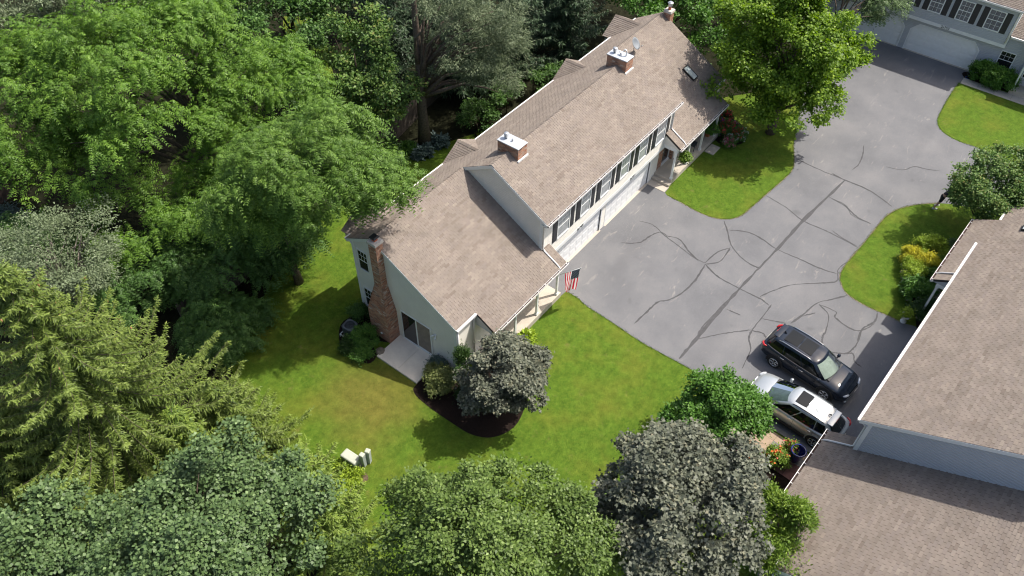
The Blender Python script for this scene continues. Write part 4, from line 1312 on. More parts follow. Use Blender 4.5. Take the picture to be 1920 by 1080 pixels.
# --- shaded understory below them
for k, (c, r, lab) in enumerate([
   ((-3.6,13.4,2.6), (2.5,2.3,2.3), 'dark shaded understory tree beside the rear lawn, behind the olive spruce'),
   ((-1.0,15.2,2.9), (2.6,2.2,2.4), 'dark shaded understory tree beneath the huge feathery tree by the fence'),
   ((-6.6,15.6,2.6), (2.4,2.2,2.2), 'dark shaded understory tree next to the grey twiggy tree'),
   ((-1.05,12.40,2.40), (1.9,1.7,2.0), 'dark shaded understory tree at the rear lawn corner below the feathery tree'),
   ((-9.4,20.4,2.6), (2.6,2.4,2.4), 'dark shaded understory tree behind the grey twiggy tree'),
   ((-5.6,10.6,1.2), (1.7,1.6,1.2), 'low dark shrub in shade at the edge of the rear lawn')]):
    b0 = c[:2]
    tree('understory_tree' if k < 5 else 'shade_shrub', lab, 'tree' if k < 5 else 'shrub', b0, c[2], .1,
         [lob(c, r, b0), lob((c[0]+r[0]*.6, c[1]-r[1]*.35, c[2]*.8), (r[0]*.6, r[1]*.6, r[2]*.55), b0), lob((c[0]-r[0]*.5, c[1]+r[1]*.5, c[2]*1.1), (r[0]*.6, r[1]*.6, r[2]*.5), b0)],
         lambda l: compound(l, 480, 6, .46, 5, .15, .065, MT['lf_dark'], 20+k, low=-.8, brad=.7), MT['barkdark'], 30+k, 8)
for k, (x, y, lab) in enumerate([(15.6,11.6,'dark shrub added for shade under the pale pine boughs'), (18.8,11.6,'dark shrub added for shade behind the rear wall between two roof gables'), (22.4,10.8,'dark shrub added for shade at the foot of the dark conifers'), (8.6,13.4,'dark shade shrub in front of the board fence by the feathery tree')]):  # added to darken a bright strip of woodland floor behind the house
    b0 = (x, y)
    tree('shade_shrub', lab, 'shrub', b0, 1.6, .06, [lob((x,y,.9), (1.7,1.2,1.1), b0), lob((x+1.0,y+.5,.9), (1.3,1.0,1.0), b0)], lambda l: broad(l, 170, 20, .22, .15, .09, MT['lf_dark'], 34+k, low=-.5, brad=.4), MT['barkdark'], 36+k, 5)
# --- grey twiggy tree, left
b0 = (-9.6, 16.6)
tree('twiggy_tree', 'pale grey-green twiggy tree with thin leaves behind the olive spruce', 'tree', b0, 6.0, .16,
     [lob((-9.6,16.4,6.3), (2.2,2.2,1.3), b0), lob((-7.6,16.0,6.0), (1.8,1.7,1.1), b0), lob((-11.4,17.4,6.2), (2.0,2.0,1.2), b0), lob((-9.0,14.6,5.6), (1.7,1.5,1.0), b0)],
     lambda l: broad(l, 1300, 16, .24, .10, .055, MT['lf_grey'], 41, low=-.5, fill=.05, brad=.6), MT['barkpale'], 42, 60, fork=.5)
# --- blue-grey sapling at the far left
b0 = (-8.9, 25.8)
tree('blue_spruce', 'small blue-grey spruce beside the dark brown roof', 'tree', b0, 3.2, .07,
     [lob((-8.9,25.8,2.0), (1.2,1.2,1.6), b0)], lambda l: broad(l, 120, 30, .3, .14, .04, MT['lf_blue'], 44), MT['barkdark'], 45, 5)

# --- the big drooping spruce on the left and its neighbours
def spruce(name, label, base, h, r, m, seed, cones=0, lean=(0, 0), **kw):
    root = empty(name, (base[0], base[1], 0), 0, label, 'tree')
    me, boughs = conifer(h, r, m, seed, **kw)
    co = np.empty(len(me.vertices)*3, np.float32); me.vertices.foreach_get('co', co)
    co = co.reshape(-1, 3); co[:,0] += lean[0]*co[:,2]/h; co[:,1] += lean[1]*co[:,2]/h
    me.vertices.foreach_set('co', co.ravel())
    mb = MB()
    mb.tube([(lean[0]*t, lean[1]*t, h*t) for t in (0, .25, .5, .75, 1)], [.026*h*.62*q for q in (1.15, .85, .6, .33, .08)], 9)
    rg = random.Random(seed)
    for l in boughs:
        if len(l) < 4: continue
        pts = [Vector(l[i])+Vector((lean[0], lean[1], 0))*(l[i][2]/h) for i in range(0, len(l), max(1, len(l)//4))]
        if len(pts) < 2: continue
        mb.tube(pts, [max(.005, .022*(1-.85*i/(len(pts)-1))) for i in range(len(pts))], 4)
    add('trunk', mb.mesh('trunk', MT['bark'], True), root)
    add('crown', me, root)
    if cones:
        cb = MB(); cb.lathe([(.004, 0), (.022, -.02), (.028, -.07), (.018, -.12), (.003, -.14)], n=7)
        cme = cb.mesh('cone', MT['cone'], True)
        top = [b for b in boughs if b[0][2] > h*.62 and len(b) > 3]
        for i in range(cones):
            b = rg.choice(top); p = b[rg.randrange(len(b)//2, len(b))]
            add('cone', cme, root, (p[0]+lean[0]*p[2]/h, p[1]+lean[1]*p[2]/h, p[2]-.02))
    return root
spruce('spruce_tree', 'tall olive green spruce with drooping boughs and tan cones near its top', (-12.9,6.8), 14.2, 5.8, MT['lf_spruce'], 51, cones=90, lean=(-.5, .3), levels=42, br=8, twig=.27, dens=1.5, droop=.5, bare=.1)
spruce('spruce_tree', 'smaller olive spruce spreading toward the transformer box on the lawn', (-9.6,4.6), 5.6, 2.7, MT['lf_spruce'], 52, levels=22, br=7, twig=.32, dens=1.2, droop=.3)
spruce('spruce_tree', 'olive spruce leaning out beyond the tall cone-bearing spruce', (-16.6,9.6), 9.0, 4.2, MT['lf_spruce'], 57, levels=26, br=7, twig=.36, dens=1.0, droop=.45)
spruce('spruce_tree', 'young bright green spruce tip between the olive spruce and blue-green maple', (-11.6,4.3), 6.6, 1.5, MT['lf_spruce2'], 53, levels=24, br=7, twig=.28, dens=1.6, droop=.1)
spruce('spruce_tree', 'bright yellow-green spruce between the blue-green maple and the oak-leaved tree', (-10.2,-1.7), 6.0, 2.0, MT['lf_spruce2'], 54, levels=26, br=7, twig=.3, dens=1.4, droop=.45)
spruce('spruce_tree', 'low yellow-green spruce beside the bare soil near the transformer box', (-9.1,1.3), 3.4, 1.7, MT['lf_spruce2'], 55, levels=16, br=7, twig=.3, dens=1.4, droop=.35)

# --- foreground crowns along the bottom
b0 = (-14.0, -1.6)
tree('maple_tree', 'dense blue-green maple in front of the yellow-green spruce', 'tree', b0, 8.2, .24,
     [lob((-13.2,-1.1,7.4), (2.5,2.4,2.2), b0), lob((-15.0,0.0,6.8), (2.2,2.2,1.9), b0), lob((-12.2,-2.6,7.2), (2.0,2.0,1.8), b0), lob((-13.2,0.3,5.8), (2.0,2.0,1.6), b0), lob((-15.0,-2.6,8.4), (2.2,2.2,2.0), b0)],
     lambda l: broad(l, 2300, 21, .19, .115, .11, MT['lf_norway'], 61, 'rhomb', low=-.6, fill=.12, brad=.58, rough=.34), MT['barkdark'], 62, 22)
b0 = (-18.2, 2.4)
tree('maple_tree', 'second blue-green maple, beside the dead lower boughs of the olive spruce', 'tree', b0, 7.6, .2,
     [lob((-18.2,2.6,7.6), (2.3,2.2,1.9), b0), lob((-16.8,1.4,7.0), (1.7,1.7,1.5), b0), lob((-19.6,3.6,7.2), (1.9,1.9,1.6), b0)],
     lambda l: broad(l, 1150, 21, .19, .115, .11, MT['lf_norway'], 63, 'rhomb', low=-.6, fill=.12, brad=.58, rough=.34), MT['barkdark'], 64, 12)
b0 = (-8.9, -8.9)
tree('oak_tree', 'broad mid-green tree with pale new leaf tips at the foot of the front lawn', 'tree', b0, 8.0, .26,
     [lob((-9.6,-6.9,6.4), (2.5,2.2,2.0), b0), lob((-7.6,-9.4,7.0), (2.5,2.4,2.1), b0), lob((-10.4,-9.4,8.6), (2.6,2.4,2.2), b0), lob((-6.9,-10.8,6.7), (1.9,1.7,1.6), b0), lob((-8.0,-7.4,5.6), (2.0,1.7,1.5), b0), lob((-9.0,-8.4,8.2), (2.2,2.2,1.8), b0), lob((-10.6,-6.0,6.0), (1.6,1.5,1.4), b0)],
     lambda l: broad(l, 2500, 22, .19, .118, .078, MT['lf_oak'], 65, 'rhomb', low=-.5, fill=.15, brad=.55), MT['bark'], 66, 24)
b0 = (-2.6, -13.2)
tree('crimson_maple', 'large dark purple-grey maple at the corner of the grey townhouse row', 'tree', b0, 7.0, .24,
     [lob((-3.6,-13.0,6.7), (2.3,2.2,2.0), b0), lob((-1.3,-13.0,6.4), (2.0,1.9,1.8), b0), lob((-2.7,-14.6,6.6), (1.6,1.5,1.6), b0), lob((-4.3,-11.8,5.0), (1.45,1.3,1.3), b0), lob((-1.3,-11.6,5.0), (1.7,1.6,1.5), b0), lob((-0.8,-14.0,5.8), (1.1,1.0,1.1), b0), lob((-4.6,-13.9,5.4), (1.8,1.7,1.7), b0), lob((0.0,-12.6,4.6), (1.3,1.3,1.2), b0), lob((-2.4,-11.9,7.0), (1.2,1.1,1.2), b0)],
     lambda l: broad(l, 2150, 19, .18, .12, .145, MT['lf_crimson'], 67, 'lobed', low=-.6, fill=.2, brad=.6, rough=.42), MT['barkdark'], 68, 24)
b0 = (-0.7, -2.95)
tree('crimson_maple', 'round dark purple-grey maple in the mulch bed beside the patio', 'tree', b0, 3.2, .13,
     [lob((-0.65,-3.05,3.1), (1.75,1.7,1.5), b0), lob((0.5,-2.6,2.9), (1.3,1.2,1.1), b0), lob((-1.3,-2.9,2.6), (1.05,1.05,1.0), b0), lob((-0.2,-3.9,2.5), (1.25,1.1,1.0), b0), lob((0.9,-3.5,2.6), (1.15,1.1,1.0), b0), lob((-0.6,-2.7,3.9), (1.1,1.1,.85), b0)],
     lambda l: broad(l, 1500, 19, .14, .108, .128, MT['lf_crimson'], 69, 'lobed', low=-.75, fill=.12, brad=.42, rough=.34), MT['barkdark'], 70, 16)
b0 = (-0.3, -16.2)
tree('arborvitae', 'plump bright green arborvitae against the roof edge of the grey townhouse row', 'shrub', b0, 4.6, .12,
     [lob((0.2,-16.1,2.8), (1.35,1.3,2.7), b0), lob((0.8,-15.7,3.0), (.9,.9,1.8), b0), lob((-0.5,-16.5,2.6), (1.0,1.0,2.2), b0), lob((-1.0,-17.1,2.8), (1.0,1.0,1.9), b0)],
     lambda l: broad(l, 900, 27, .16, .14, .045, MT['lf_arb'], 71, low=-.8, flat=1.0, droop=-.4, brad=.34), MT['barkdark'], 72, 4)
b0 = (0.05, -1.35)
tree('arborvitae', 'dark green columnar arborvitae between the house corner and the round purple maple', 'shrub', b0, 2.6, .06,
     [lob((-0.55,-.75,1.35), (.62,.62,1.5), b0), lob((-0.9,-1.2,1.0), (.5,.5,1.1), b0)],
     lambda l: broad(l, 240, 28, .16, .10, .035, MT['lf_arbdark'], 73, low=-.9, flat=1.0, droop=-.4, brad=.25), MT['barkdark'], 74, 3)
b0 = (4.4, -11.8)
tree('magnolia', 'glossy green multi-stem small tree next to the silver car', 'tree', b0, 2.8, .1,
     [lob((4.4,-11.8,2.3), (1.75,1.7,1.55), b0), lob((5.2,-12.5,2.0), (1.35,1.25,1.15), b0), lob((5.0,-11.0,2.3), (1.2,1.1,1.1), b0), lob((3.2,-11.7,2.3), (1.2,1.1,1.1), b0), lob((3.6,-10.3,1.4), (.9,.85,.75), b0), lob((4.6,-11.9,3.5), (1.1,1.1,.8), b0)],
     lambda l: broad(l, 1250, 21, .18, .145, .085, MT['lf_magnolia'], 75, 'rhomb', low=-.8, brad=.45), MT['barkpale'], 76, 14)
b0 = (28.2, -3.6)
tree('maple_tree', 'bright yellow-green maple between the far chimney and the driveway', 'tree', b0, 7.0, .26,
     [lob((28.0,-3.4,6.8), (3.2,3.0,2.8), b0), lob((30.6,-3.6,6.0), (2.6,2.4,2.1), b0), lob((26.6,-1.8,5.6), (2.4,2.3,2.0), b0), lob((27.2,-4.8,4.6), (2.1,1.6,1.6), b0), lob((29.6,-5.2,4.6), (2.0,1.6,1.6), b0), lob((25.85,-2.78,3.20), (1.8,1.5,1.3), b0), lob((26.31,-4.98,3.00), (1.7,1.4,1.2), b0), lob((27.78,-6.10,3.60), (1.4,1.2,1.1), b0), lob((25.77,-0.81,3.80), (1.5,1.3,1.2), b0), lob((32.00,-6.21,5.00), (1.2,1.1,.9), b0), lob((31.0,-1.6,6.2), (2.4,2.2,2.2), b0), lob((28.4,-2.6,8.9), (2.2,2.1,1.7), b0), lob((32.6,-4.3,5.0), (1.5,1.4,1.2), b0), lob((28.0,-.6,7.4), (2.3,2.1,1.9), b0)],
     lambda l: broad(l, 3500, 18, .24, .165, .14, MT['lf_maple'], 77, 'rhomb', low=-.7, rough=.3, brad=.75, fill=.15), MT['bark'], 78, 24)
b0 = (38.6, -2.8)
tree('ash_tree', 'deep green tree hanging in front of the left garage door of the numbered grey townhouse', 'tree', b0, 6.0, .2,
     [lob((40.6,-3.9,5.0), (2.2,1.9,1.8), b0), lob((38.6,-2.4,6.4), (2.6,2.4,2.2), b0), lob((41.8,-4.9,4.2), (1.2,1.1,1.3), b0)],
     lambda l: compound(l, 520, 6, .45, 5, .15, .06, MT['lf_norway'], 79, low=-.7, brad=.7), MT['bark'], 80, 10)
b0 = (27.0, -17.2)
tree('dogwood_tree', 'deep green low tree shading the person at the end of the grey townhouse row', 'tree', b0, 3.6, .12,
     [lob((26.4,-16.9,3.4), (2.0,1.9,1.5), b0), lob((28.2,-18.0,3.6), (2.0,1.9,1.6), b0), lob((26.3,-15.9,2.6), (1.2,1.0,1.0), b0), lob((27.65,-15.59,2.60), (1.0,.9,.9), b0), lob((27.51,-16.61,1.60), (1.2,1.1,.9), b0), lob((29.8,-18.9,3.4), (1.9,1.8,1.6), b0), lob((28.0,-16.6,3.9), (1.5,1.4,1.2), b0), lob((25.9,-18.6,3.2), (1.3,1.2,1.1), b0)],
     lambda l: broad(l, 1750, 21, .2, .125, .085, MT['lf_dogwood'], 81, 'rhomb', low=-.7, brad=.5), MT['barkdark'], 82, 14)

# --- trees behind the house
def bgtree(name, label, base, h, r, lobes, m, seed, n, per=30, kind='broad', L=.17, Wd=.11, cr=.42, bark='barkdark', limbs=12, low=-.6, group=None, lean=(0, 0)):
    lb = [lob(l[:3], l[3:], base) for l in lobes]
    if kind == 'broad': f = lambda l: broad(l, n*3//2, per*2//3, .28, L*1.1, Wd*1.15, MT[m], seed, low=low, brad=.7, fill=.15)
    elif kind == 'pine': f = lambda l: broad(l, n*5//3, per, .26, L, Wd, MT[m], seed, low=low, flat=.5, rough=.34, fill=.08, jit=.8, brad=.75, sub=10)
    else: f = lambda l: compound(l, n, 6, .46, 5, L, Wd, MT[m], seed, low=low)
    return tree(name, label, 'tree', base, h, r, lb, f, MT[bark], seed+1, limbs, lean=lean)
bgtree('pine_tree', 'tall pine with a long bare trunk and pale grey-green boughs behind the roof', (12.6,13.5), 15.5, .36,
       [(14.6,10.9,7.6,2.6,2.3,2.2), (16.8,11.8,6.8,2.2,2.0,1.8), (15.2,10.2,5.2,1.9,1.4,1.3), (17.0,12.9,8.6,2.2,2.0,1.8), (13.6,12.6,10.6,2.3,2.0,1.6), (15.6,9.6,9.0,1.6,1.3,1.2), (18.0,10.6,5.6,1.4,1.2,1.0)],
       'lf_pine', 90, 620, 40, 'pine', L=.20, Wd=.035, cr=.42, bark='bark', limbs=34, low=-.8)
bgtree('deciduous_tree', 'dark green tree to the left of the bare pine trunk, above the board fence', (9.6,15.6), 7.5, .16,
       [(9.9,14.9,5.2,2.3,2.0,2.2), (11.0,16.6,7.2,2.2,2.0,2.0), (8.6,16.0,3.2,2.2,1.8,1.8), (10.8,14.6,3.6,1.5,1.3,1.3)], 'lf_dogwood', 92, 430, 30)
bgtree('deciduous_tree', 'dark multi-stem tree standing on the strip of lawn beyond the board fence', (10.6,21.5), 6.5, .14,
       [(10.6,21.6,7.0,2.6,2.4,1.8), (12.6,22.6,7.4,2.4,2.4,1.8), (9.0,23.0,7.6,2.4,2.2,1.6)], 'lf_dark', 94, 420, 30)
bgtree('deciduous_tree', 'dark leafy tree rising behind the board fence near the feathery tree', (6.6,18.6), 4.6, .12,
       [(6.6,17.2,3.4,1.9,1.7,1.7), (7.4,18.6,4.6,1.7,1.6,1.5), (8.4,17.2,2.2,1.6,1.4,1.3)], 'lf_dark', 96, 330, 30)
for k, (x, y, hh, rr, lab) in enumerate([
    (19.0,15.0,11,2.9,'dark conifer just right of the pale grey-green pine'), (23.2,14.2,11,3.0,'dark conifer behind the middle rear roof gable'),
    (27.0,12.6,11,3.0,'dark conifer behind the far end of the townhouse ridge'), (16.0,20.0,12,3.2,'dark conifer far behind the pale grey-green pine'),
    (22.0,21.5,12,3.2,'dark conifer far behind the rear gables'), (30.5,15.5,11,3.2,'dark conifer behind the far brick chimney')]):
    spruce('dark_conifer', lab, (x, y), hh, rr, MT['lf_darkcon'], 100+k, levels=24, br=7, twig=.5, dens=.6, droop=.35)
bgtree('deciduous_tree', 'mid-green tree right behind the far brick chimney', (30.2,6.4), 6.0, .16,
       [(29.6,5.4,4.6,2.3,2.0,2.0), (31.8,6.4,5.6,2.4,2.2,2.2), (29.2,8.2,5.2,2.2,2.0,2.0), (33.6,3.6,5.2,2.3,2.0,2.2), (30.6,2.6,3.0,1.8,1.5,1.6)], 'lf_magnolia', 110, 640, 30)
bgtree('deciduous_tree', 'green tree at the back between the dark conifers and the bright maple', (35.5,9.5), 7.0, .18,
       [(35.0,9.2,6.0,3.0,2.8,2.6), (38.0,6.6,6.0,3.0,2.6,2.6), (36.4,12.0,7.0,3.0,2.6,2.6), (40.8,3.0,5.0,2.4,2.2,2.2)], 'lf_dogwood', 112, 620, 30)
for k, (x, y, lab) in enumerate([(14.5,27.5,'tall shaded tree at the far end of the lawn strip beyond the fence'), (20.5,28.0,'tall shaded tree deep behind the dark conifers'), (6.0,27.0,'tall shaded tree behind the huge feathery tree'), (27.5,22.5,'tall shaded tree deep behind the far chimney')]):
    bgtree('deciduous_tree', lab, (x, y), 8, .2, [(x,y,7,3.2,3.0,2.8), (x+2,y-1,5,2.4,2.2,2.2), (x-2,y+1,6,2.6,2.4,2.4)], 'lf_dark', 120+k, 360, 28, L=.22, Wd=.15)
bgtree('deciduous_tree', 'olive tinged tree peeking over the huge feathery tree', (1.5,27.5), 10, .2, [(1.5,27.0,10,3.4,3.0,2.6), (-2.5,28.0,9,3.2,3.0,2.6), (4.5,26,8.5,2.6,2.4,2.4)], 'lf_pine', 126, 420, 28, 'pine', L=.22, Wd=.07)

# ------------------------------------------------------------------ shrubs and flowers
def shrub(name, label, c, r, m, seed, n=90, per=34, L=.09, Wd=.05, cr=.16, shape='rhomb', cat='shrub', extra=(), group=None, blossoms=None, flat=.7):
    root = empty(name, (c[0], c[1], 0), 0, label, cat, group)
    lb = [(0, 0, c[2], *r)]+[(e[0], e[1], e[2], e[3], e[4], e[5]) for e in extra]
    me, C = broad(lb, int(n*1.4), per, cr*.75, L, Wd, MT[m], seed, shape, low=-.7, name='foliage', flat=flat, droop=.1, rough=.14, brad=max(.10, .26*min(r[0], r[1])), sub=7, hi=.05)
    add('foliage', me, root)
    mb = MB(); rg = random.Random(seed)
    for i in range(5):
        p = C[rg.randrange(len(C))]; mb.tube([(rg.gauss(0,.04), rg.gauss(0,.04), -.02), (p[0]*.4, p[1]*.4, p[2]*.5), tuple(p*.92)], [.018, .012, .004], 5)
    add('stem', mb.mesh('stem', MT['barkdark']), root)
    if blossoms:
        rr = np.random.default_rng(seed+5)
        for bm, cnt, size in blossoms:
            idx = rr.choice(len(C), cnt, replace=cnt > len(C))
            P = np.repeat(C[idx]*1.03, 9, 0)+rr.normal(size=(cnt*9, 3))*size*.8
            D = rr.normal(size=P.shape); D[:,2] = abs(D[:,2])*.4
            U = np.array([0, 0, 1.])+rr.normal(size=P.shape)*.4
            add('blossom', leaf_mesh('blossom', P, D, U, size*1.3, size*1.1, rr.random(len(P)), MT[bm], 'oval'), root)
    return root
shrub('rounded_bush', 'olive green bush at the outer corner of the concrete patio', (-1.0,.35,.55), (.75,.7,.6), 'lf_olivebush', 201, 150, 34, extra=[(-.55,-.35,.45,.5,.5,.45)])
shrub('hydrangea', 'small blue-green hydrangea with white heads against the gable wall', (-.45,1.0,.35), (.42,.38,.38), 'lf_blue', 202, 60, 30, blossoms=[('fl_white', 5, .05)])
shrub('hosta', 'lime green hosta clump beside the first porch column', (3.45,-1.75,.38), (.6,.55,.4), 'lf_lime', 203, 70, 18, L=.26, Wd=.13, cr=.16, shape='oval', cat='plant')
shrub('marigolds', 'small orange and yellow flowers below the lime hosta', (2.75,-2.15,.16), (.35,.3,.16), 'lf_lime', 204, 40, 20, L=.07, Wd=.03, cat='flowers', blossoms=[('fl_orange', 14, .035)])
shrub('rounded_bush', 'clipped green bush next to the air conditioner, in front of the brick chimney base', (-1.55,4.95,.6), (.62,.6,.62), 'lf_hedge', 205, 130, 34, L=.07, Wd=.045)
shrub('rounded_bush', 'dark bush behind the air conditioner under the lower gable window', (-.6,6.35,.5), (.6,.5,.5), 'lf_dark', 206, 90, 30)
shrub('rounded_bush', 'dark reddish barberry on the lawn side of the air conditioner', (-2.25,5.35,.32), (.5,.5,.34), 'lf_arbdark', 207, 70, 30)
shrub('rounded_bush', 'low green ground bush between the air conditioner and the patio corner', (-2.3,4.55,.25), (.6,.45,.3), 'lf_hedge', 208, 70, 30, L=.08, Wd=.05)
# island bed in front of the grey row
shrub('spirea', 'round lime green spirea at the top of the island bed', (23.0,-15.9,.75), (.9,.85,.75), 'lf_lime', 210, 180, 34, L=.08, Wd=.04)
shrub('gold_cypress', 'golden yellow mound beside the edging stones, nearer the lawn', (21.9,-15.25,.5), (.62,.6,.52), 'lf_gold', 211, 130, 36, L=.07, Wd=.035, group=None)
shrub('gold_cypress', 'golden yellow mound snug against the round lime spirea', (22.0,-16.0,.55), (.62,.6,.55), 'lf_gold', 212, 130, 36, L=.07, Wd=.035)
shrub('spirea', 'yellow-green shrub below the golden mounds at the stone edging', (20.75,-15.5,.5), (.62,.6,.5), 'lf_lime', 213, 120, 34, L=.08, Wd=.04, extra=[(.55,-.45,.5,.5,.5,.45)])
shrub('variegated_hosta', 'yellow and green leafy plant tucked under the porch gutter of the grey row', (22.3,-17.0,.5), (.7,.5,.5), 'lf_arb', 214, 90, 20, L=.2, Wd=.1, shape='oval', cat='plant')
shrub('leafy_plant', 'dark green leafy clump around the small garden sign', (19.5,-16.3,.45), (.95,.75,.5), 'lf_hedge', 215, 150, 26, L=.16, Wd=.06, cat='plant')
shrub('leafy_plant', 'dark green leafy clump by the porch of the grey row, below the lime spirea', (21.0,-17.0,.4), (.8,.6,.45), 'lf_hedge', 216, 120, 26, L=.16, Wd=.06, cat='plant')
shrub('leafy_plant', 'dark bush with white flower specks behind the white urn', (18.2,-17.0,.5), (.8,.6,.55), 'lf_arbdark', 217, 120, 30, blossoms=[('fl_white', 8, .03)])
shrub('leafy_plant', 'dark green bush in shade at the upper end of the island bed', (24.0,-16.9,.45), (.7,.6,.5), 'lf_norway', 218, 100, 30)
# flower bed at the far porch end
shrub('flower_clump', 'red and purple flower mound at the far corner of the long porch', (26.1,-1.3,.45), (.85,.75,.5), 'lf_hedge', 220, 150, 26, cat='flowers', blossoms=[('fl_red', 110, .085), ('fl_purple', 26, .08)])
shrub('flower_clump', 'pink-red and white flower edging beside the small stoop slab', (25.2,-1.95,.25), (.6,.4,.28), 'lf_hedge', 221, 90, 24, cat='flowers', blossoms=[('fl_pink', 46, .08), ('fl_white', 22, .075)])
shrub('flower_clump', 'coral and dark red flowers at the back of the bed under the bright maple', (27.0,-.6,.5), (.65,.65,.55), 'lf_arbdark', 222, 100, 26, cat='flowers', blossoms=[('fl_red', 50, .09), ('fl_orange', 12, .10)])
shrub('flower_clump', 'white flowers with red dots on the lawn side of the porch flower bed', (26.3,-2.2,.25), (.55,.4,.3), 'lf_hedge', 223, 80, 24, cat='flowers', blossoms=[('fl_white', 30, .08), ('fl_red', 22, .08)])
# flowers near the blue pot
shrub('flower_clump', 'orange and red flowering plants beside the blue pot', (5.2,-14.7,.35), (.55,.5,.4), 'lf_arb', 224, 100, 26, cat='flowers', blossoms=[('fl_orange', 18, .085)])
shrub('flower_clump', 'leafy yellow-green plants with red blooms between purple maple and pavers', (4.3,-13.9,.3), (.7,.6,.35), 'lf_arb', 225, 110, 26, cat='flowers', blossoms=[('fl_orange', 12, .08), ('fl_pink', 8, .08)])
shrub('flower_clump', 'red blossoms on thin stems touching the paver walk', (6.0,-14.95,.4), (.25,.3,.35), 'lf_arb', 226, 30, 16, cat='flowers', blossoms=[('fl_red', 14, .08)])
# clipped hedge by the numbered townhouse
shrub('clipped_hedge', 'large clipped oblong green hedge in front of the numbered grey townhouse', (43.5,-13.7,.72), (.75,1.6,.75), 'lf_magnolia', 230, 420, 34, L=.10, Wd=.06, cr=.2, cat='hedge', extra=[(0,-.75,.75,.75,.95,.72), (0,.75,.75,.75,.95,.72)])
# weeds round the transformer
shrub('weeds', 'bright weeds sprouting around the base of the utility boxes', (-7.25,.35,.12), (.45,.7,.14), 'lf_lime', 231, 60, 14, L=.16, Wd=.05, cat='weeds')
shrub('weeds', 'bright weeds on the bare soil below the utility pedestals', (-7.6,-.35,.1), (.5,.55,.12), 'lf_lime', 232, 50, 14, L=.16, Wd=.05, cat='weeds')
# hostas and ferns by the fence
for k, (x, y, m, lab) in enumerate([(11.9,13.0,'lf_blue','pale blue-green hosta at the foot of the pine trunk'), (13.4,13.0,'lf_blue','blue-green hosta to the right of the pine trunk'), (11.4,14.0,'lf_hedge','green hosta between the pine trunk and board fence')]):
    shrub('hosta', lab, (x, y, .25), (.6,.5,.28), m, 240+k, 50, 18, L=.24, Wd=.12, shape='oval', cat='plant')

# ------------------------------------------------------------------ grass blades
def grass_patch(n, x0, x1, y0, y1, seed):
    rg = np.random.default_rng(seed)
    X = rg.uniform(x0, x1, n); Y = rg.uniform(y0, y1, n)
    ok = ~inside(drive_loop, X, Y)
    for b in BEDS: ok &= ~inside(b, X, Y)
    ok &= ~((X > -.1) & (X < 26.8) & (Y > -1.1) & (Y < 6.7))
    ok &= ~((X > -1.85) & (X < .1) & (Y > 1.15) & (Y < 3.95))
    ok &= ~((Y < -16.6) & (X < 25.6) & (X > -2)) & ~((X > 43.2) & (Y < -11.8)) & ~((X > 44) & (Y < 6))
    ok &= ~((X > 5.3) & (X < 6.9) & (Y < -13.2))
    X, Y = X[ok], Y[ok]
    return X, Y
edges = [edge_south, edge_entry[1:], edge_tr[1:10], edge_island[3:]]
ex, ey = [], []
for pth in edges:
    pts = smooth_loop(pth, 6, False)
    for p, q in zip(pts[:-1], pts[1:]):
        n_ = int(np.linalg.norm(q-p)*70)
        t = np.random.default_rng(len(ex)).random(n_); jit = np.random.default_rng(len(ex)+1).normal(size=(n_, 2))*.045
        ex.append(p[0]+(q[0]-p[0])*t+jit[:,0]); ey.append(p[1]+(q[1]-p[1])*t+jit[:,1])
ex, ey = np.concatenate(ex), np.concatenate(ey)
NE = len(ex)
XY = [(ex, ey), grass_patch(60000, -12, 13, -13, 14, 1), grass_patch(26000, 16, 30, -18, 2, 2), grass_patch(10000, 35, 44, -20, -10, 3)]
X = np.concatenate([a for a, _ in XY]); Y = np.concatenate([b for _, b in XY])
rg = np.random.default_rng(9)
k = len(X)
P = np.stack([X, Y, np.full(k, -.003)], 1)
D = np.stack([rg.normal(size=k)*.55, rg.normal(size=k)*.55, np.ones(k)], 1)
U = rg.normal(size=(k, 3)); U[:,2] *= .2
pt = np.sin(X*.9+1.3*np.sin(Y*.7))*np.cos(Y*.8+X*.3)
go = add('grass', leaf_mesh('grass', P, D, U, np.where(np.arange(k) < NE, .045+.03*rg.random(k), .03+.03*rg.random(k)), np.where(np.arange(k) < NE, .04, .022), .35+.16*pt+.22*rg.normal(size=k), MT['grass'], 'tri'))
go['kind'] = 'stuff'; go['label'] = 'short mown lawn grass around the houses'; go['category'] = 'grass'

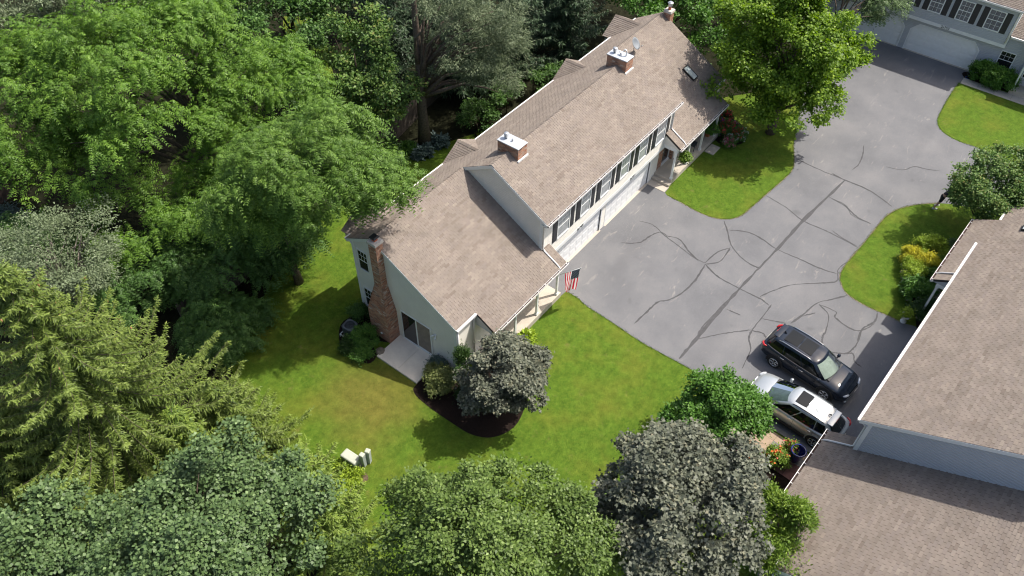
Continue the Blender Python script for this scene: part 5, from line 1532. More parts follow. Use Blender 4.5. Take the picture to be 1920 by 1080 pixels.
# ------------------------------------------------------------------ vehicles
def car(name, label, loc, head, P, paint, cfg):
    root = empty(name, (loc[0], loc[1], 0.006), head, label, 'car')
    pm = paint
    # lower body
    prof = lambda w, zb, zs, zt: [(0, zb), (w*.86, zb), (w*.96, zb+.10), (w, zb+(zs-zb)*.45), (w*.995, zs-.12), (w*.965, zs-.03), (w*.90, zs+.005), (w*.66, zs+(zt-zs)*.75), (w*.33, zt-.004), (0, zt)]
    rings = []
    for x, w, zb, zs, zt in P['body']:
        h = prof(w, zb, zs, zt)
        rings.append([(x, y, z) for y, z in h]+[(x, -y, z) for y, z in h[-2:0:-1]])
    mb = MB(); mb.ring(rings)
    body = mb.build('body', pm, root, True)
    sm = body.modifiers.new('sub', 'SUBSURF'); sm.levels = 2; sm.render_levels = 2
    # greenhouse
    def cr(ctrl, k=6):
        return [np.array(p) for p in smooth_loop(ctrl, k, False)]
    belt = cr([(x, y, z) for x, y, z in P['belt']]); rf = cr([(x, y, z) for x, y, z in P['roof']])
    n = len(belt); K = 6
    mirror = lambda p: np.array([p[0], -p[1], p[2]])
    def loop(half): return [tuple(p) for p in half]+[tuple(mirror(p)) for p in half[-2:0:-1]]
    rcen = np.array([(P['roof'][0][0]+P['roof'][-1][0])/2, 0, 0])
    def inset(f, dz):
        o = []
        for p in rf:
            q = rcen+(p-rcen)*np.array([f, f, 1]); q[2] = p[2]+dz; o.append(q)
        return o
    rings = [loop(belt), loop([b*.5+r_*.5+np.array([0, .02*np.sign(b[1]) if abs(b[1]) > .05 else 0, 0]) for b, r_ in zip(belt, rf)]), loop(rf), loop(inset(.94, .03)), loop(inset(.72, .055)), loop(inset(.35, .068)), loop(inset(.04, .07))]
    gb = MB(); gb.ring(rings)
    gh = gb.build('cabin', pm, root, True)
    mid = [b*.5+r_*.5+np.array([0, .02*np.sign(b[1]) if abs(b[1]) > .05 else 0, 0]) for b, r_ in zip(belt, rf)]
    def S_(s, v, side=1):
        i = min(n-2, max(0, int(s*K))); t = s*K-i
        b, m_, r_ = (a[i]*(1-t)+a[i+1]*t for a in (belt, mid, rf))
        p = b+(m_-b)*(v*2) if v < .5 else m_+(r_-m_)*(v*2-1)
        return Vector((p[0], p[1]*side, p[2]))
    def panel(nm, s0, s1, v0, v1, m, off, both=False, side=1, ns=8, parent=root, sh=0.0):
        q = MB(); rows = []
        for v in (v0, (v0+v1)/2, v1):
            rw = []
            ss = [s0+(s1-s0)*i/ns for i in range(ns+1)]
            pts = [(s_, side) for s_ in ss]
            if both: pts = [(s_, 1) for s_ in ss[::-1]]+[(s_, -1) for s_ in ss[1:]]
            for s_, sd in pts:
                p = S_(s_, v, sd); e = .01
                du = S_(min(s_+e, (n-1)/K-1e-3), v, sd)-S_(max(s_-e, 0), v, sd); dv = S_(s_, min(v+.02, 1), sd)-S_(s_, max(v-.02, 0), sd)
                nn = du.cross(dv)
                if nn.length < 1e-9: nn = Vector((1 if s_ < 1 else -1, 0, .5))
                nn.normalize()
                cdir = p-Vector((rcen[0], 0, .6))
                if nn.dot(cdir) < 0: nn = -nn
                rw.append(p+nn*off)
            rows.append(rw)
        for a, b in zip(rows[:-1], rows[1:]):
            for i in range(len(a)-1): q.poly([a[i], a[i+1], b[i+1], b[i]])
        return q.build(nm, m, parent, True)
    ws = panel('windshield_backing', 0, 1.72, .06, .90, cfg['dash'], .006, both=True)
    panel('windshield', 0, 1.78, .03, .93, MT['carglass'], .03, both=True)
    panel('rear_window', 5.75, 6.98, .10, .90, MT['darkglass'], .012, both=True)
    for sd in (1, -1):
        for a, b in cfg['side']:
            panel('side_window', a, b, .06, .88, MT['darkglass'], .010, side=sd)
        tr_ = MB()
        for s_a, s_b in zip(np.linspace(2.1, 5.1, 12)[:-1], np.linspace(2.1, 5.1, 12)[1:]):
            tr_.bar(S_(s_a, .02, sd)+Vector((0, sd*.014, 0)), S_(s_b, .02, sd)+Vector((0, sd*.014, 0)), .018, .022)
        tr_.build('window_trim', MT['chrome'], root)
    # seats seen through the windscreen
    if cfg.get('seats'):
        for y in (-.33, .33):
            q = MB(); q.tube([(.18, y, 1.0), (.12, y, 1.32), (.08, y, 1.40)], [.24, .2, .1], 8); q.build('seat', MT['seat'], root, True)
    # roof fittings
    hr = P['roof'][3][2]
    if cfg.get('rails'):
        for sd in (1, -1):
            q = MB(); y = P['roof'][3][1]*.93*sd
            xs = np.linspace(P['roof'][5][0]+.1, P['roof'][1][0]-.25, 9)
            q.tube([(x, y*(1-.03*abs(i-4)/4), hr+.075-(.045 if i in (0, 8) else 0)-.008*abs(i-4)) for i, x in enumerate(xs)], .022, 6)
            q.build('roof_rail', MT[cfg['rails']], root, True)
    def top_panel(nm, x0, x1, w, m, z, bow=.02):
        q = MB(); nx = 8
        for i in range(nx):
            for j in range(6):
                a0, a1 = x0+(x1-x0)*i/nx, x0+(x1-x0)*(i+1)/nx
                b0, b1 = -w+2*w*j/6, -w+2*w*(j+1)/6
                f = lambda x, y: z(x)-bow*(y/w)**2
                q.poly([(a0,b0,f(a0,b0)),(a1,b0,f(a1,b0)),(a1,b1,f(a1,b1)),(a0,b1,f(a0,b1))])
        return q.build(nm, m, root, True)
    for x0, x1, w in cfg['sunroof']:
        top_panel('sunroof', x0, x1, w, MT['darkglass'], lambda x: hr+.084-.012*((x-rcen[0])/1.3)**2, .014)
    q = MB(); fx = P['roof'][-1][0]+.28
    q.hexa([(fx-.06,-.02,hr+.04),(fx+.08,-.015,hr+.04),(fx+.08,.015,hr+.04),(fx-.06,.02,hr+.04),(fx-.07,-.006,hr+.13),(fx-.03,-.004,hr+.13),(fx-.03,.004,hr+.13),(fx-.07,.006,hr+.13)])
    q.build('antenna_fin', MT['blackmetal'], root)
    # spoiler brake light
    rx = P['roof'][-1][0]
    q = MB(); q.box(rx-.09, rx+.2, -.50, .50, hr-.03, hr+.022); bevel(q.build('spoiler', pm, root, True), .024, 4)
    q = MB(); q.box(rx-.10, rx-.088, -.17, .17, hr-.02, hr+.012); q.build('brake_light', MT['red'], root)
    # mirrors, handles
    for sd in (1, -1):
        q = MB(); c = Vector(cfg['mirror']); c.y *= sd
        q.tube([c+Vector((.09, 0, 0)), c+Vector((.05, 0, 0)), c+Vector((-.04, 0, 0)), c+Vector((-.06, 0, 0))], [.05, .095, .1, .08], 10)
        q.bar(c, c+Vector((.02, -sd*.16, -.06)), .05, .04)
        q.build('mirror', pm if cfg.get('mirror_paint', True) else MT['chrome'], root, True)
        for hx in cfg['handles']:
            q = MB(); q.bar((hx-.11, sd*(cfg['w']+.012), cfg['hz']), (hx+.11, sd*(cfg['w']+.012), cfg['hz']), .03, .035); bevel(q.build('door_handle', MT['chrome'], root, True), .01)
        # door shut lines
        for dx in cfg['doors']:
            q = MB(); q.box(dx-.006, dx+.006, sd*(cfg['w']-.02), sd*(cfg['w']+.002), .42, cfg['hz']+.1); q.build('door_gap', MT['blackmetal'], root)
        q = MB(); q.box(cfg['wb'][0]+.42, cfg['wb'][1]-.42, sd*(cfg['w']-.03), sd*(cfg['w']+.008), .25, .40); bevel(q.build('sill_cladding', MT['cladding'], root), .02)
    # wheels
    wr = cfg['wr']
    def wheel_parts():
        ty = MB(); ty.ring([[(r_*math.cos(a), y, r_*math.sin(a)) for a in [6.2832*j/28 for j in range(28)]] for r_, y in ((wr*.64, -.10), (wr*.93, -.11), (wr, -.07), (wr, .07), (wr*.93, .11), (wr*.64, .10))], False)
        ty = ty.mesh('tyre', MT['tyre'], True)
        rm = MB()
        rm.ring([[(r_*math.cos(a), y, r_*math.sin(a)) for a in [6.2832*j/28 for j in range(28)]] for r_, y in ((wr*.66, .10), (wr*.62, .095), (wr*.60, .03), (wr*.2, .02), (.001, .02))], False, mi=1)
        for k in range(5):
            for o_ in (-.16, .16):
                a = 6.2832*k/5+o_
                rm.bar((wr*.1*math.cos(a-o_), .085, wr*.1*math.sin(a-o_)), (wr*.64*math.cos(a), .09, wr*.64*math.sin(a)), .035, .035, up=(0, 1, 0))
        rm.ring([[(r_*math.cos(a), y, r_*math.sin(a)) for a in [6.2832*j/28 for j in range(28)]] for r_, y in ((wr*.68, .10), (wr*.66, .115), (wr*.62, .112), (wr*.60, .09))], False)
        rm.lathe([(.05, -.0), (.05, .02)], (0, 0, 0), 8)
        rm = rm.mesh('rim', [MT['rim'], MT['blackmetal']], True)
        return ty, rm
    tyre_me, rim_me = wheel_parts()
    for wx in cfg['wb']:
        for sd in (1, -1):
            arch = MB()
            pts_o, pts_i = [], []
            for j in range(25):
                a = math.pi*(-.08+1.16*j/24)
                pts_o.append((wx+(wr+.10)*math.cos(a), wr+(wr+.10)*math.sin(a))); pts_i.append((wx+(wr+.045)*math.cos(a), wr+(wr+.045)*math.sin(a)))
            yo = sd*(cfg['w']+.012); yi = sd*(cfg['w']-.12)
            for j in range(24):
                A, B, C, D_ = pts_o[j], pts_o[j+1], pts_i[j+1], pts_i[j]
                arch.poly([(A[0], yo, A[1]), (B[0], yo, B[1]), (C[0], yo, C[1]), (D_[0], yo, D_[1])])
                arch.poly([(A[0], yo, A[1]), (B[0], yo, B[1]), (B[0], yi, B[1]), (A[0], yi, A[1])])
            arch.build('wheel_arch', cfg['archmat'] or pm, root)
            well = MB(); well.poly([(p[0], sd*(cfg['w']+.006), p[1]) for p in pts_i]); well.build('wheel_well', MT['tyre'], root)
            w = add('wheel', tyre_me, root, (wx, sd*(cfg['w']-.06), wr)); w.rotation_euler = (0, 0, 0 if sd > 0 else math.pi)
            add('rim', rim_me, w)
    # lights, grille, plates
    for nm, pts, m in cfg['lamps']:
        for sd in (1, -1):
            q = MB(); P3 = [Vector((x, y*sd, z)) for x, y, z in pts]
            q.tube(P3, [.03]+[.06]*(len(P3)-2)+[.025], 8)
            q.build(nm, m, root, True)
    for nm, b, m in cfg['boxes']:
        q = MB(); q.box(*b); bevel(q.build(nm, m, root), .012)
    return root

MT['black_paint'] = mat('black_paint', (.012, .018, .030), .025, metal=.0, spec=.6)  # blue in the base colour stands in for sky reflected on black paint
MT['silver_paint'] = mat('silver_paint', (.50, .53, .54), .32, metal=.55, coat=1.0)
MT['carglass'] = glass('windscreen_glass', (.80, .86, .84), .2)
MT['darkglass'] = mat('tinted_glass', (.006, .008, .009), .05, spec=.4)
MT['chrome'] = mat('chrome', (.75, .76, .77), .15, metal=1.0)
MT['tyre'] = mat('tyre_rubber', (.012, .012, .013), .85)
MT['rim'] = mat('alloy_rim', (.62, .63, .65), .25, metal=.8)
MT['cladding'] = mat('dark_cladding', (.02, .02, .022), .6)
MT['red'] = mat('tail_lamp', (.50, .01, .012), .15, coat=.8)
MT['lamp'] = mat('head_lamp', (.62, .64, .66), .08, coat=1.0, metal=.3)
MT['amber'] = mat('amber_lamp', (.7, .22, .03), .2)
MT['dash_pale'] = mat('sun_shade_pale', (.34, .37, .33), .8, var=.12, vscale=5)
MT['cabin_dark'] = mat('cabin_shadow', (.07, .10, .095), .8, var=.4, vscale=5)  # dark panel colour stands in for the shaded cabin behind the windscreen
MT['seat'] = mat('seat_fabric', (.16, .20, .19), .9)
MT['plate'] = mat('number_plate', (.55, .53, .46), .5)

suv_body = [(-2.37,.60,.50,.86,.90), (-2.33,.80,.40,.96,1.00), (-2.2,.90,.32,1.04,1.08), (-1.7,.945,.27,1.08,1.11), (-.8,.95,.25,1.07,1.10), (.2,.95,.25,1.05,1.08), (.95,.948,.25,1.02,1.08), (1.2,.945,.25,1.01,1.12), (1.6,.94,.26,.98,1.09), (2.0,.91,.28,.91,1.00), (2.22,.85,.30,.82,.88), (2.33,.74,.33,.70,.75), (2.38,.58,.42,.58,.62)]
suv_belt = [(1.32,0,1.10), (1.24,.48,1.09), (1.02,.815,1.05), (.1,.865,1.05), (-1.1,.865,1.07), (-1.98,.80,1.10), (-2.22,.52,1.05), (-2.28,0,1.05)]
suv_roof = [(.50,0,1.60), (.46,.36,1.60), (.30,.63,1.585), (-.3,.685,1.605), (-1.2,.68,1.605), (-1.78,.63,1.58), (-1.92,.40,1.575), (-1.95,0,1.575)]
car('sport_utility_vehicle', 'black sport utility vehicle with chrome roof rails parked on the asphalt', (10.93,-13.72), R(-96.5), dict(body=suv_body, belt=suv_belt, roof=suv_roof), MT['black_paint'],
    dict(dash=MT['dash_pale'], side=[(2.2, 3.12), (3.18, 4.05), (4.12, 5.05)], rails='chrome', sunroof=[(-.72, -.02, .44), (-1.5, -.78, .44)], mirror=(.86,1.04,1.13), handles=(-.05,-1.1), hz=.93, doors=(.78,-.32,-1.3), w=.95, wb=(-1.40,1.39), wr=.365, archmat=MT['cladding'],
         lamps=[('headlight', [(2.20,.80,.83),(2.27,.70,.80),(2.33,.52,.77),(2.35,.44,.76)], MT['lamp']), ('taillight', [(-2.05,.90,1.06),(-2.2,.88,1.0),(-2.32,.76,.98),(-2.36,.6,.97)], MT['red']), ('fog_light', [(2.30,.70,.42),(2.33,.68,.42),(2.35,.64,.42),(2.36,.6,.42)], MT['lamp'])],
         boxes=[('grille', (2.345,2.405,-.42,.42,.56,.74), MT['cladding']), ('chrome_lip', (2.33,2.40,-.60,.60,.34,.375), MT['chrome']), ('wiper_cowl', (1.19,1.30,-.70,.70,1.085,1.122), MT['cladding']), ('number_plate', (-2.40,-2.375,-.26,.26,.70,.82), MT['plate'])]))
cro_body = [(-2.33,.55,.52,.84,.88), (-2.29,.76,.42,.96,1.00), (-2.15,.88,.34,1.04,1.07), (-1.6,.92,.28,1.06,1.09), (-.7,.925,.26,1.03,1.06), (.2,.925,.26,1.00,1.04), (1.0,.92,.26,.97,1.03), (1.3,.915,.26,.96,1.07), (1.7,.90,.28,.92,1.03), (2.05,.86,.30,.85,.93), (2.24,.78,.33,.75,.81), (2.33,.64,.38,.64,.69), (2.36,.5,.45,.57,.60)]
cro_belt = [(1.46,0,1.05), (1.37,.48,1.045), (1.12,.80,1.01), (.15,.84,1.01), (-1.0,.84,1.03), (-1.80,.76,1.07), (-2.12,.52,1.06), (-2.20,0,1.06)]
cro_roof = [(.46,0,1.54), (.42,.34,1.54), (.24,.60,1.525), (-.3,.65,1.545), (-1.0,.635,1.54), (-1.50,.57,1.50), (-1.66,.36,1.485), (-1.70,0,1.485)]
car('crossover_car', 'silver crossover with a sunroof parked nose away beside the paver walk', (8.0,-14.33), R(85.5), dict(body=cro_body, belt=cro_belt, roof=cro_roof), MT['silver_paint'],
    dict(dash=MT['cabin_dark'], side=[(2.2, 3.12), (3.18, 4.15), (4.2, 4.95)], rails='blackmetal', sunroof=[(-.42, .14, .40)], mirror=(.92,1.00,1.08), handles=(.0,-1.0), hz=.90, doors=(.85,-.22,-1.2), w=.925, wb=(-1.42,1.40), wr=.36, archmat=None, seats=True,
         lamps=[('headlight', [(2.12,.80,.80),(2.22,.70,.77),(2.30,.54,.74),(2.33,.46,.73)], MT['lamp']), ('taillight', [(-2.02,.88,1.03),(-2.15,.86,.98),(-2.27,.74,.95),(-2.31,.6,.94)], MT['red'])],
         boxes=[('grille', (2.325,2.38,-.40,.40,.52,.68), MT['chrome']), ('wiper_cowl', (1.30,1.43,-.70,.70,1.02,1.062), MT['cladding']), ('number_plate', (-2.37,-2.345,-.26,.26,.66,.78), MT['plate'])]))

# ------------------------------------------------------------------ patio, walks, pavers
def slab(name, label, x0, x1, y0, y1, z, m='concrete', cat='paving', joints=()):
    e = empty(name, ((x0+x1)/2, (y0+y1)/2, 0), 0, label, cat)
    cx, cy = (x0+x1)/2, (y0+y1)/2
    ys = [y0]+list(joints)+[y1]
    for a, b in zip(ys[:-1], ys[1:]):
        q = MB(); q.box(x0-cx, x1-cx, a+.004-cy, b-.004-cy, -.02, z); bevel(q.build('slab', MT[m], e), .012)
    return e
slab('patio', 'pale concrete patio slab below the sliding glass door', -1.78, -.03, 1.20, 3.93, .10, m='concrete_pale', joints=(2.53,))
slab('stoop', 'small concrete slab on the grass at the far porch end', 23.6, 24.6, -1.75, -1.1, .05)
e = empty('front_walk', (43, -14, 0), 0, 'narrow concrete walk along the hedge of the numbered grey townhouse', 'path')
for k in range(8):
    y = -11.9-k*1.15
    q = MB(); q.box(-.62, .25-.0, y+14-1.14, y+14, -.02, .03); bevel(q.build('slab', MT['concrete'], e), .01)
# paver walk beside the silver car
MT['paver_tan'] = mat('paver_tan', (.36, .27, .19), .9, var=.15, vscale=4)
MT['paver_grey'] = mat('paver_grey', (.22, .21, .20), .9, var=.15, vscale=4)
MT['paver_red'] = mat('paver_red', (.20, .10, .085), .9, var=.15, vscale=4)
pv = empty('paver_walk', (6.0, -15.2, 0), R(-4), 'tan paver walk with a grey border between the silver car and flower bed', 'path')
for (mm, xs, w) in (('paver_grey', (.62,), .26), ('paver_tan', (.08, -.37, -.82), .44)):
    me = None
    for x in xs:
        for k in range(9):
            if me is None:
                q = MB(); q.box(0, w, 0, .42, -.03, .03); me = q.mesh('paver', MT[mm])
            if x < -.3 and k > 2: continue
            add('paver', me, pv, (x, 1.9-k*.43, 0 if mm == 'paver_tan' else .006))
q = MB(); q.box(0, .44, 0, .42, -.03, .03); me = q.mesh('paver', MT['paver_red'])
me2 = None
for i in range(3):
    for k in range(3, 7):
        q2 = me if i > 0 else None
        if i > 0: add('paver', me, pv, (-.37-.45*(i-0), 1.9-k*.43-.3, .0))
q = MB(); q.box(0, .44, 0, .42, -.03, .03); me2 = q.mesh('paver', MT['paver_grey'])
for k in range(3, 7): add('paver', me2, pv, (-.37, 1.9-k*.43, 0))

# sliding patio door and fittings on the gable (parts of the house)
gn = GN
q = MB()
u0, u1, z0, z1 = -3.60, -1.66, .16, 2.22
gn.box(q, u0-.06, u0, z0-.06, z1+.06, 0, .06); gn.box(q, u1, u1+.06, z0-.06, z1+.06, 0, .06); gn.box(q, u0, u1, z1, z1+.06, 0, .06); gn.box(q, u0, u1, z0-.06, z0+.02, 0, .07)
um = (u0+u1)/2; gn.box(q, um-.04, um+.04, z0, z1, 0, .05); gn.box(q, u1-.05, u1, z0, z1, 0, .05); gn.box(q, um, u1, z0+.02, z0+.09, 0, .05)
sd = q.build('sliding_door', MT['trim'], HOUSE)
q = MB(); gn.box(q, u0, um-.04, z0+.02, z1, 0, .034); q.build('pane', MT['panedark'], sd)
q = MB(); gn.box(q, um+.04, u1-.05, z0+.09, z1, 0, .038); q.build('pane', MT['curtain'], sd)
q = MB(); gn.box(q, -1.40, -1.28, 1.98, 2.10, .0, .06)
for s_ in (-1, 1): q.tube([gn.p(-1.34+s_*.03, 2.05, .06), gn.p(-1.34+s_*.10, 2.04, .16), gn.p(-1.34+s_*.13, 2.0, .24)], [.03, .045, .06], 8)
q.build('flood_light', MT['trim'], HOUSE, True)
q = MB(); gn.box(q, -1.31, -1.19, .52, .66, 0, .05); bevel(q.build('outlet_cover', MT['metalcap'], HOUSE), .01)
q = MB(); q.tube([(-.74, 4.5, .5), (-.79, 4.5, .5)], .06, 12); q.build('vent_cover', MT['trim'], HOUSE)

# ------------------------------------------------------------------ small things
# air conditioner
MT['ac'] = mat('ac_enclosure', (.055, .065, .075), .5, var=.1, vscale=6)
MT['actop'] = mat('ac_top', (.10, .115, .13), .45)
ac = empty('air_conditioner', (-1.55, 5.95, 0), R(6), 'dark grey air conditioner unit with round fan grille by the brick chimney', 'air conditioner')
q = MB(); q.box(-.30, .30, -.30, .30, .10, .78); bevel(q.build('cabinet', MT['ac'], ac), .05, 3)
for k in range(4):
    q = MB()
    for j in range(13):
        o_ = -.25+.5*j/12
        if k < 2: q.box(o_-.008, o_+.008, (-.312 if k else .300), (-.300 if k else .312), .16, .72)
        else: q.box((-.312 if k == 2 else .300), (-.300 if k == 2 else .312), o_-.008, o_+.008, .16, .72)
    q.build('louvre_panel', MT['actop'], ac)
q = MB(); q.ring([[(r_*math.cos(6.2832*j/32) if c else (.33*max(-1, min(1, 1.25*math.cos(6.2832*j/32)))), r_*math.sin(6.2832*j/32) if c else (.33*max(-1, min(1, 1.25*math.sin(6.2832*j/32)))), z) for j in range(32)] for r_, z, c in ((.33, .78, 0), (.33, .83, 0), (.27, .845, 1), (.26, .80, 1))], False)
q.build('fan_shroud', MT['actop'], ac, True)
q = MB(); q.lathe([(.26, .72), (.001, .72)], n=24, ends=False)
for k in range(4):
    a = 1.5708*k; q.hexa([(.05*math.cos(a),.05*math.sin(a),.73),(.24*math.cos(a-.3),.24*math.sin(a-.3),.73),(.24*math.cos(a+.3),.24*math.sin(a+.3),.76),(.05*math.cos(a+.8),.05*math.sin(a+.8),.75)]+[(x, y, z+.006) for x, y, z in ((.05*math.cos(a),.05*math.sin(a),.73),(.24*math.cos(a-.3),.24*math.sin(a-.3),.73),(.24*math.cos(a+.3),.24*math.sin(a+.3),.76),(.05*math.cos(a+.8),.05*math.sin(a+.8),.75))])
q.build('fan', MT['blackmetal'], ac)
q = MB()
for r_ in (.06, .10, .14, .18, .22, .255):
    q.tube([(r_*math.cos(6.2832*j/24), r_*math.sin(6.2832*j/24), .835) for j in range(25)], .004, 4)
for k in range(4): a = .785+1.5708*k; q.bar((0, 0, .835), (.27*math.cos(a), .27*math.sin(a), .835), .01)
q.build('fan_grille', MT['blackmetal'], ac)
q = MB(); q.box(-.36, .36, -.36, .36, 0, .06); q.build('pad', MT['concrete'], ac)
q = MB()
for a, b in (((-.40,-.42,.2),(-.40,.42,.2)), ((-.40,-.42,.2),(.1,-.42,.2)), ((-.40,.42,.2),(.1,.42,.2))): q.bar(a, b, .035)
for x, y in ((-.40,-.42), (-.40,.42)): q.bar((x, y, 0), (x, y, .22), .035)
q.build('bracket_rail', MT['trim'], ac)

# transformer and pedestals
MT['utility'] = mat('utility_green', (.42, .44, .36), .6, var=.08, vscale=4)
MT['utility_side'] = mat('utility_grey', (.34, .38, .36), .6, var=.1, vscale=4)
tf = empty('transformer_box', (-6.85, .58, 0), R(90+4), 'pale green pad-mounted transformer box standing on the lawn', 'utility box')
q = MB(); q.hexa([(-.40,-.20,0),(.40,-.20,0),(.40,.20,0),(-.40,.20,0),(-.42,-.23,.52),(.42,-.23,.52),(.42,.23,.52),(-.42,.23,.52)]); bevel(q.build('cabinet', MT['utility_side'], tf), .05, 3)
q = MB(); q.hexa([(-.44,-.25,.50),(.44,-.25,.50),(.44,.25,.50),(-.44,.25,.50),(-.41,-.22,.60),(.41,-.22,.60),(.41,.22,.60),(-.41,.22,.60)]); bevel(q.build('lid', MT['utility'], tf), .06, 4)
q = MB(); q.box(-.48, .48, -.29, .29, -.02, .05); q.build('pad', MT['concrete'], tf)
for k, (x, y, ln, lab) in enumerate([(-6.58,.04,(0,.02),'upright pale utility pedestal right beside the transformer box'), (-6.34,-.02,(.06,0),'upright pale utility pedestal on the outer side, tilted slightly')]):
    pe = empty('utility_pedestal', (x, y, 0), R(8+12*k), lab, 'utility box', 'pedestals by the transformer')
    q = MB(); q.hexa([(-.10,-.10,0),(.10,-.10,0),(.10,.10,0),(-.10,.10,0)]+[(a+ln[0], b+ln[1], .86) for a, b in ((-.11,-.11),(.11,-.11),(.11,.11),(-.11,.11))]); bevel(q.build('body', MT['utility_side'], pe), .02, 2)
    q = MB(); q.hexa([(a+ln[0], b+ln[1], .84) for a, b in ((-.125,-.125),(.125,-.125),(.125,.125),(-.125,.125))]+[(a+ln[0], b+ln[1], .93) for a, b in ((-.105,-.105),(.105,-.105),(.105,.105),(-.105,.105))]); bevel(q.build('cap', MT['utility'], pe), .03, 3)

# glazed blue pot
MT['blueglaze'] = mat('blue_glaze', (.012, .022, .16), .12, coat=1.0, var=.2, vscale=3)
pt_ = empty('glazed_pot', (5.8, -15.36, 0.03), 0, 'tall cobalt blue glazed pot on the paver walk', 'pot')
q = MB(); q.lathe([(.20, 0), (.25, .15), (.30, .45), (.33, .74), (.35, .78), (.35, .82), (.31, .82), (.30, .76), (.27, .45), (.22, .12), (.001, .10)], n=28, ends=False); q.build('vessel', MT['blueglaze'], pt_, True)
q = MB(); q.lathe([(.352, .775), (.362, .80), (.352, .828), (.305, .828)], n=28, ends=False); q.build('rim', MT['blueglaze'], pt_, True)

# white urn with plant
MT['urn'] = mat('urn_white', (.66, .66, .64), .6, var=.1)
ur = empty('urn', (17.25, -16.45, 0.01), 0, 'white garden urn with lime foliage at the edge of the shaded driveway', 'urn')
q = MB(); q.lathe([(.16, 0), (.16, .05), (.08, .09), (.07, .18), (.12, .24), (.2, .34), (.22, .46), (.25, .5), (.25, .53), (.19, .53), (.17, .45)], n=20, ends=False); q.build('vessel', MT['urn'], ur, True)
me, _ = broad([(0, 0, .66, .26, .26, .24)], 50, 24, .08, .08, .05, MT['lf_lime'], 301, low=-.4, name='plant', brad=.1, sub=6); add('plant', me, ur)

# porch plants on the far porch
tp = empty('potted_plant', (24.75, -.62, .36), 0, 'bushy green plant in a terracotta pot on the far porch', 'potted plant')
q = MB(); q.lathe([(.14, 0), (.2, .3), (.23, .31), (.23, .36), (.18, .36)], n=18, ends=False); q.build('pot', MT['clay'], tp, True)
me, _ = broad([(0, 0, .8, .42, .42, .5)], 90, 26, .12, .10, .05, MT['lf_hedge'], 302, low=-.6, name='plant', brad=.16, sub=6); add('plant', me, tp)
hb = empty('hanging_basket', (20.35, -1.12, 1.55), 0, 'hanging basket of trailing green leaves at the porch entry', 'hanging basket')
me, _ = broad([(0, 0, 0, .34, .34, .34)], 90, 26, .1, .10, .05, MT['lf_arb'], 303, low=-.9, name='foliage', brad=.14, sub=6); add('foliage', me, hb)
q = MB(); q.lathe([(.06, -.12), (.2, .02), (.22, .06)], n=16); q.build('basket', MT['wood'], hb)
q = MB()
for k in range(3): a = 2.094*k; q.tube([(.2*math.cos(a), .2*math.sin(a), .06), (0, 0, .5), (0, 0, .78)], .006, 5)
q.build('chain', MT['blackmetal'], hb)
hb = empty('hanging_basket', (23.95, -1.12, 1.62), 0, 'hanging basket of dark foliage with white blooms near the far porch corner', 'hanging basket')
me, _ = broad([(0, 0, 0, .34, .34, .32)], 80, 26, .1, .10, .05, MT['lf_hedge'], 304, low=-.9, name='foliage', brad=.14, sub=6); add('foliage', me, hb)
q = MB(); q.lathe([(.06, -.12), (.2, .02), (.22, .06)], n=16); q.build('basket', MT['wood'], hb)
q = MB()
for k in range(3): a = 2.094*k; q.tube([(.2*math.cos(a), .2*math.sin(a), .06), (0, 0, .45), (0, 0, .7)], .006, 5)
q.build('chain', MT['blackmetal'], hb)
# dark porch chair
ch_ = empty('porch_chair', (22.9, -.45, .36), R(10), 'dark porch chair beneath the far porch roof', 'chair')
q = MB(); q.box(-.28, .28, -.26, .26, .38, .44); q.build('seat', MT['door'], ch_)
q = MB(); q.hexa([(-.28,.24,.42),(.28,.24,.42),(.28,.29,.42),(-.28,.29,.42),(-.28,.34,.95),(.28,.34,.95),(.28,.38,.95),(-.28,.38,.95)]); q.build('backrest', MT['door'], ch_)
for x in (-.25, .25):
    for y in (-.23, .23): q = MB(); q.bar((x, y, 0), (x, y, .4), .04); q.build('leg', MT['door'], ch_)

# flag on the porch post
MT['fl_r'] = mat('flag_red', (.58, .02, .055), .8, trans=.5); MT['fl_w'] = mat('flag_white', (.82, .81, .81), .8, trans=.5)
def canton():
    m = bpy.data.materials.new('flag_blue_stars'); m.use_nodes = True
    N, L = m.node_tree.nodes, m.node_tree.links
    bs = N['Principled BSDF']; bs.inputs['Roughness'].default_value = .8
    uv = N.new('ShaderNodeUVMap'); uv.uv_map = 'UVMap'
    def node(op, a, b=None):
        x = N.new('ShaderNodeMath'); x.operation = op
        L.new(a, x.inputs[0])
        if b is not None:
            if isinstance(b, float): x.inputs[1].default_value = b
            else: L.new(b, x.inputs[1])
        return x.outputs[0]
    sp = N.new('ShaderNodeSeparateXYZ'); L.new(uv.outputs[0], sp.inputs[0])
    u = node('MULTIPLY', sp.outputs[0], 6.0); v = node('MULTIPLY', sp.outputs[1], 5.0)
    def dots(du, dv):
        a = node('SUBTRACT', node('FRACT', node('ADD', u, du)), .5); b = node('SUBTRACT', node('FRACT', node('ADD', v, dv)), .5)
        return node('SQRT', node('ADD', node('MULTIPLY', a, a), node('MULTIPLY', b, b)))
    d = node('MINIMUM', dots(0.0, 0.0), dots(.5, .5))
    lt = node('LESS_THAN', d, .2)
    mx = N.new('ShaderNodeMix'); mx.data_type = 'RGBA'; L.new(lt, mx.inputs[0])
    mx.inputs[6].default_value = (.030, .030, .13, 1); mx.inputs[7].default_value = (.7, .7, .72, 1)
    L.new(mx.outputs[2], bs.inputs['Base Color'])
    return m
MT['fl_b'] = canton()
fg_ = empty('flag', (6.9, -1.02, 2.05), 0, 'flag with red and white stripes and starred blue corner on the porch post', 'flag')
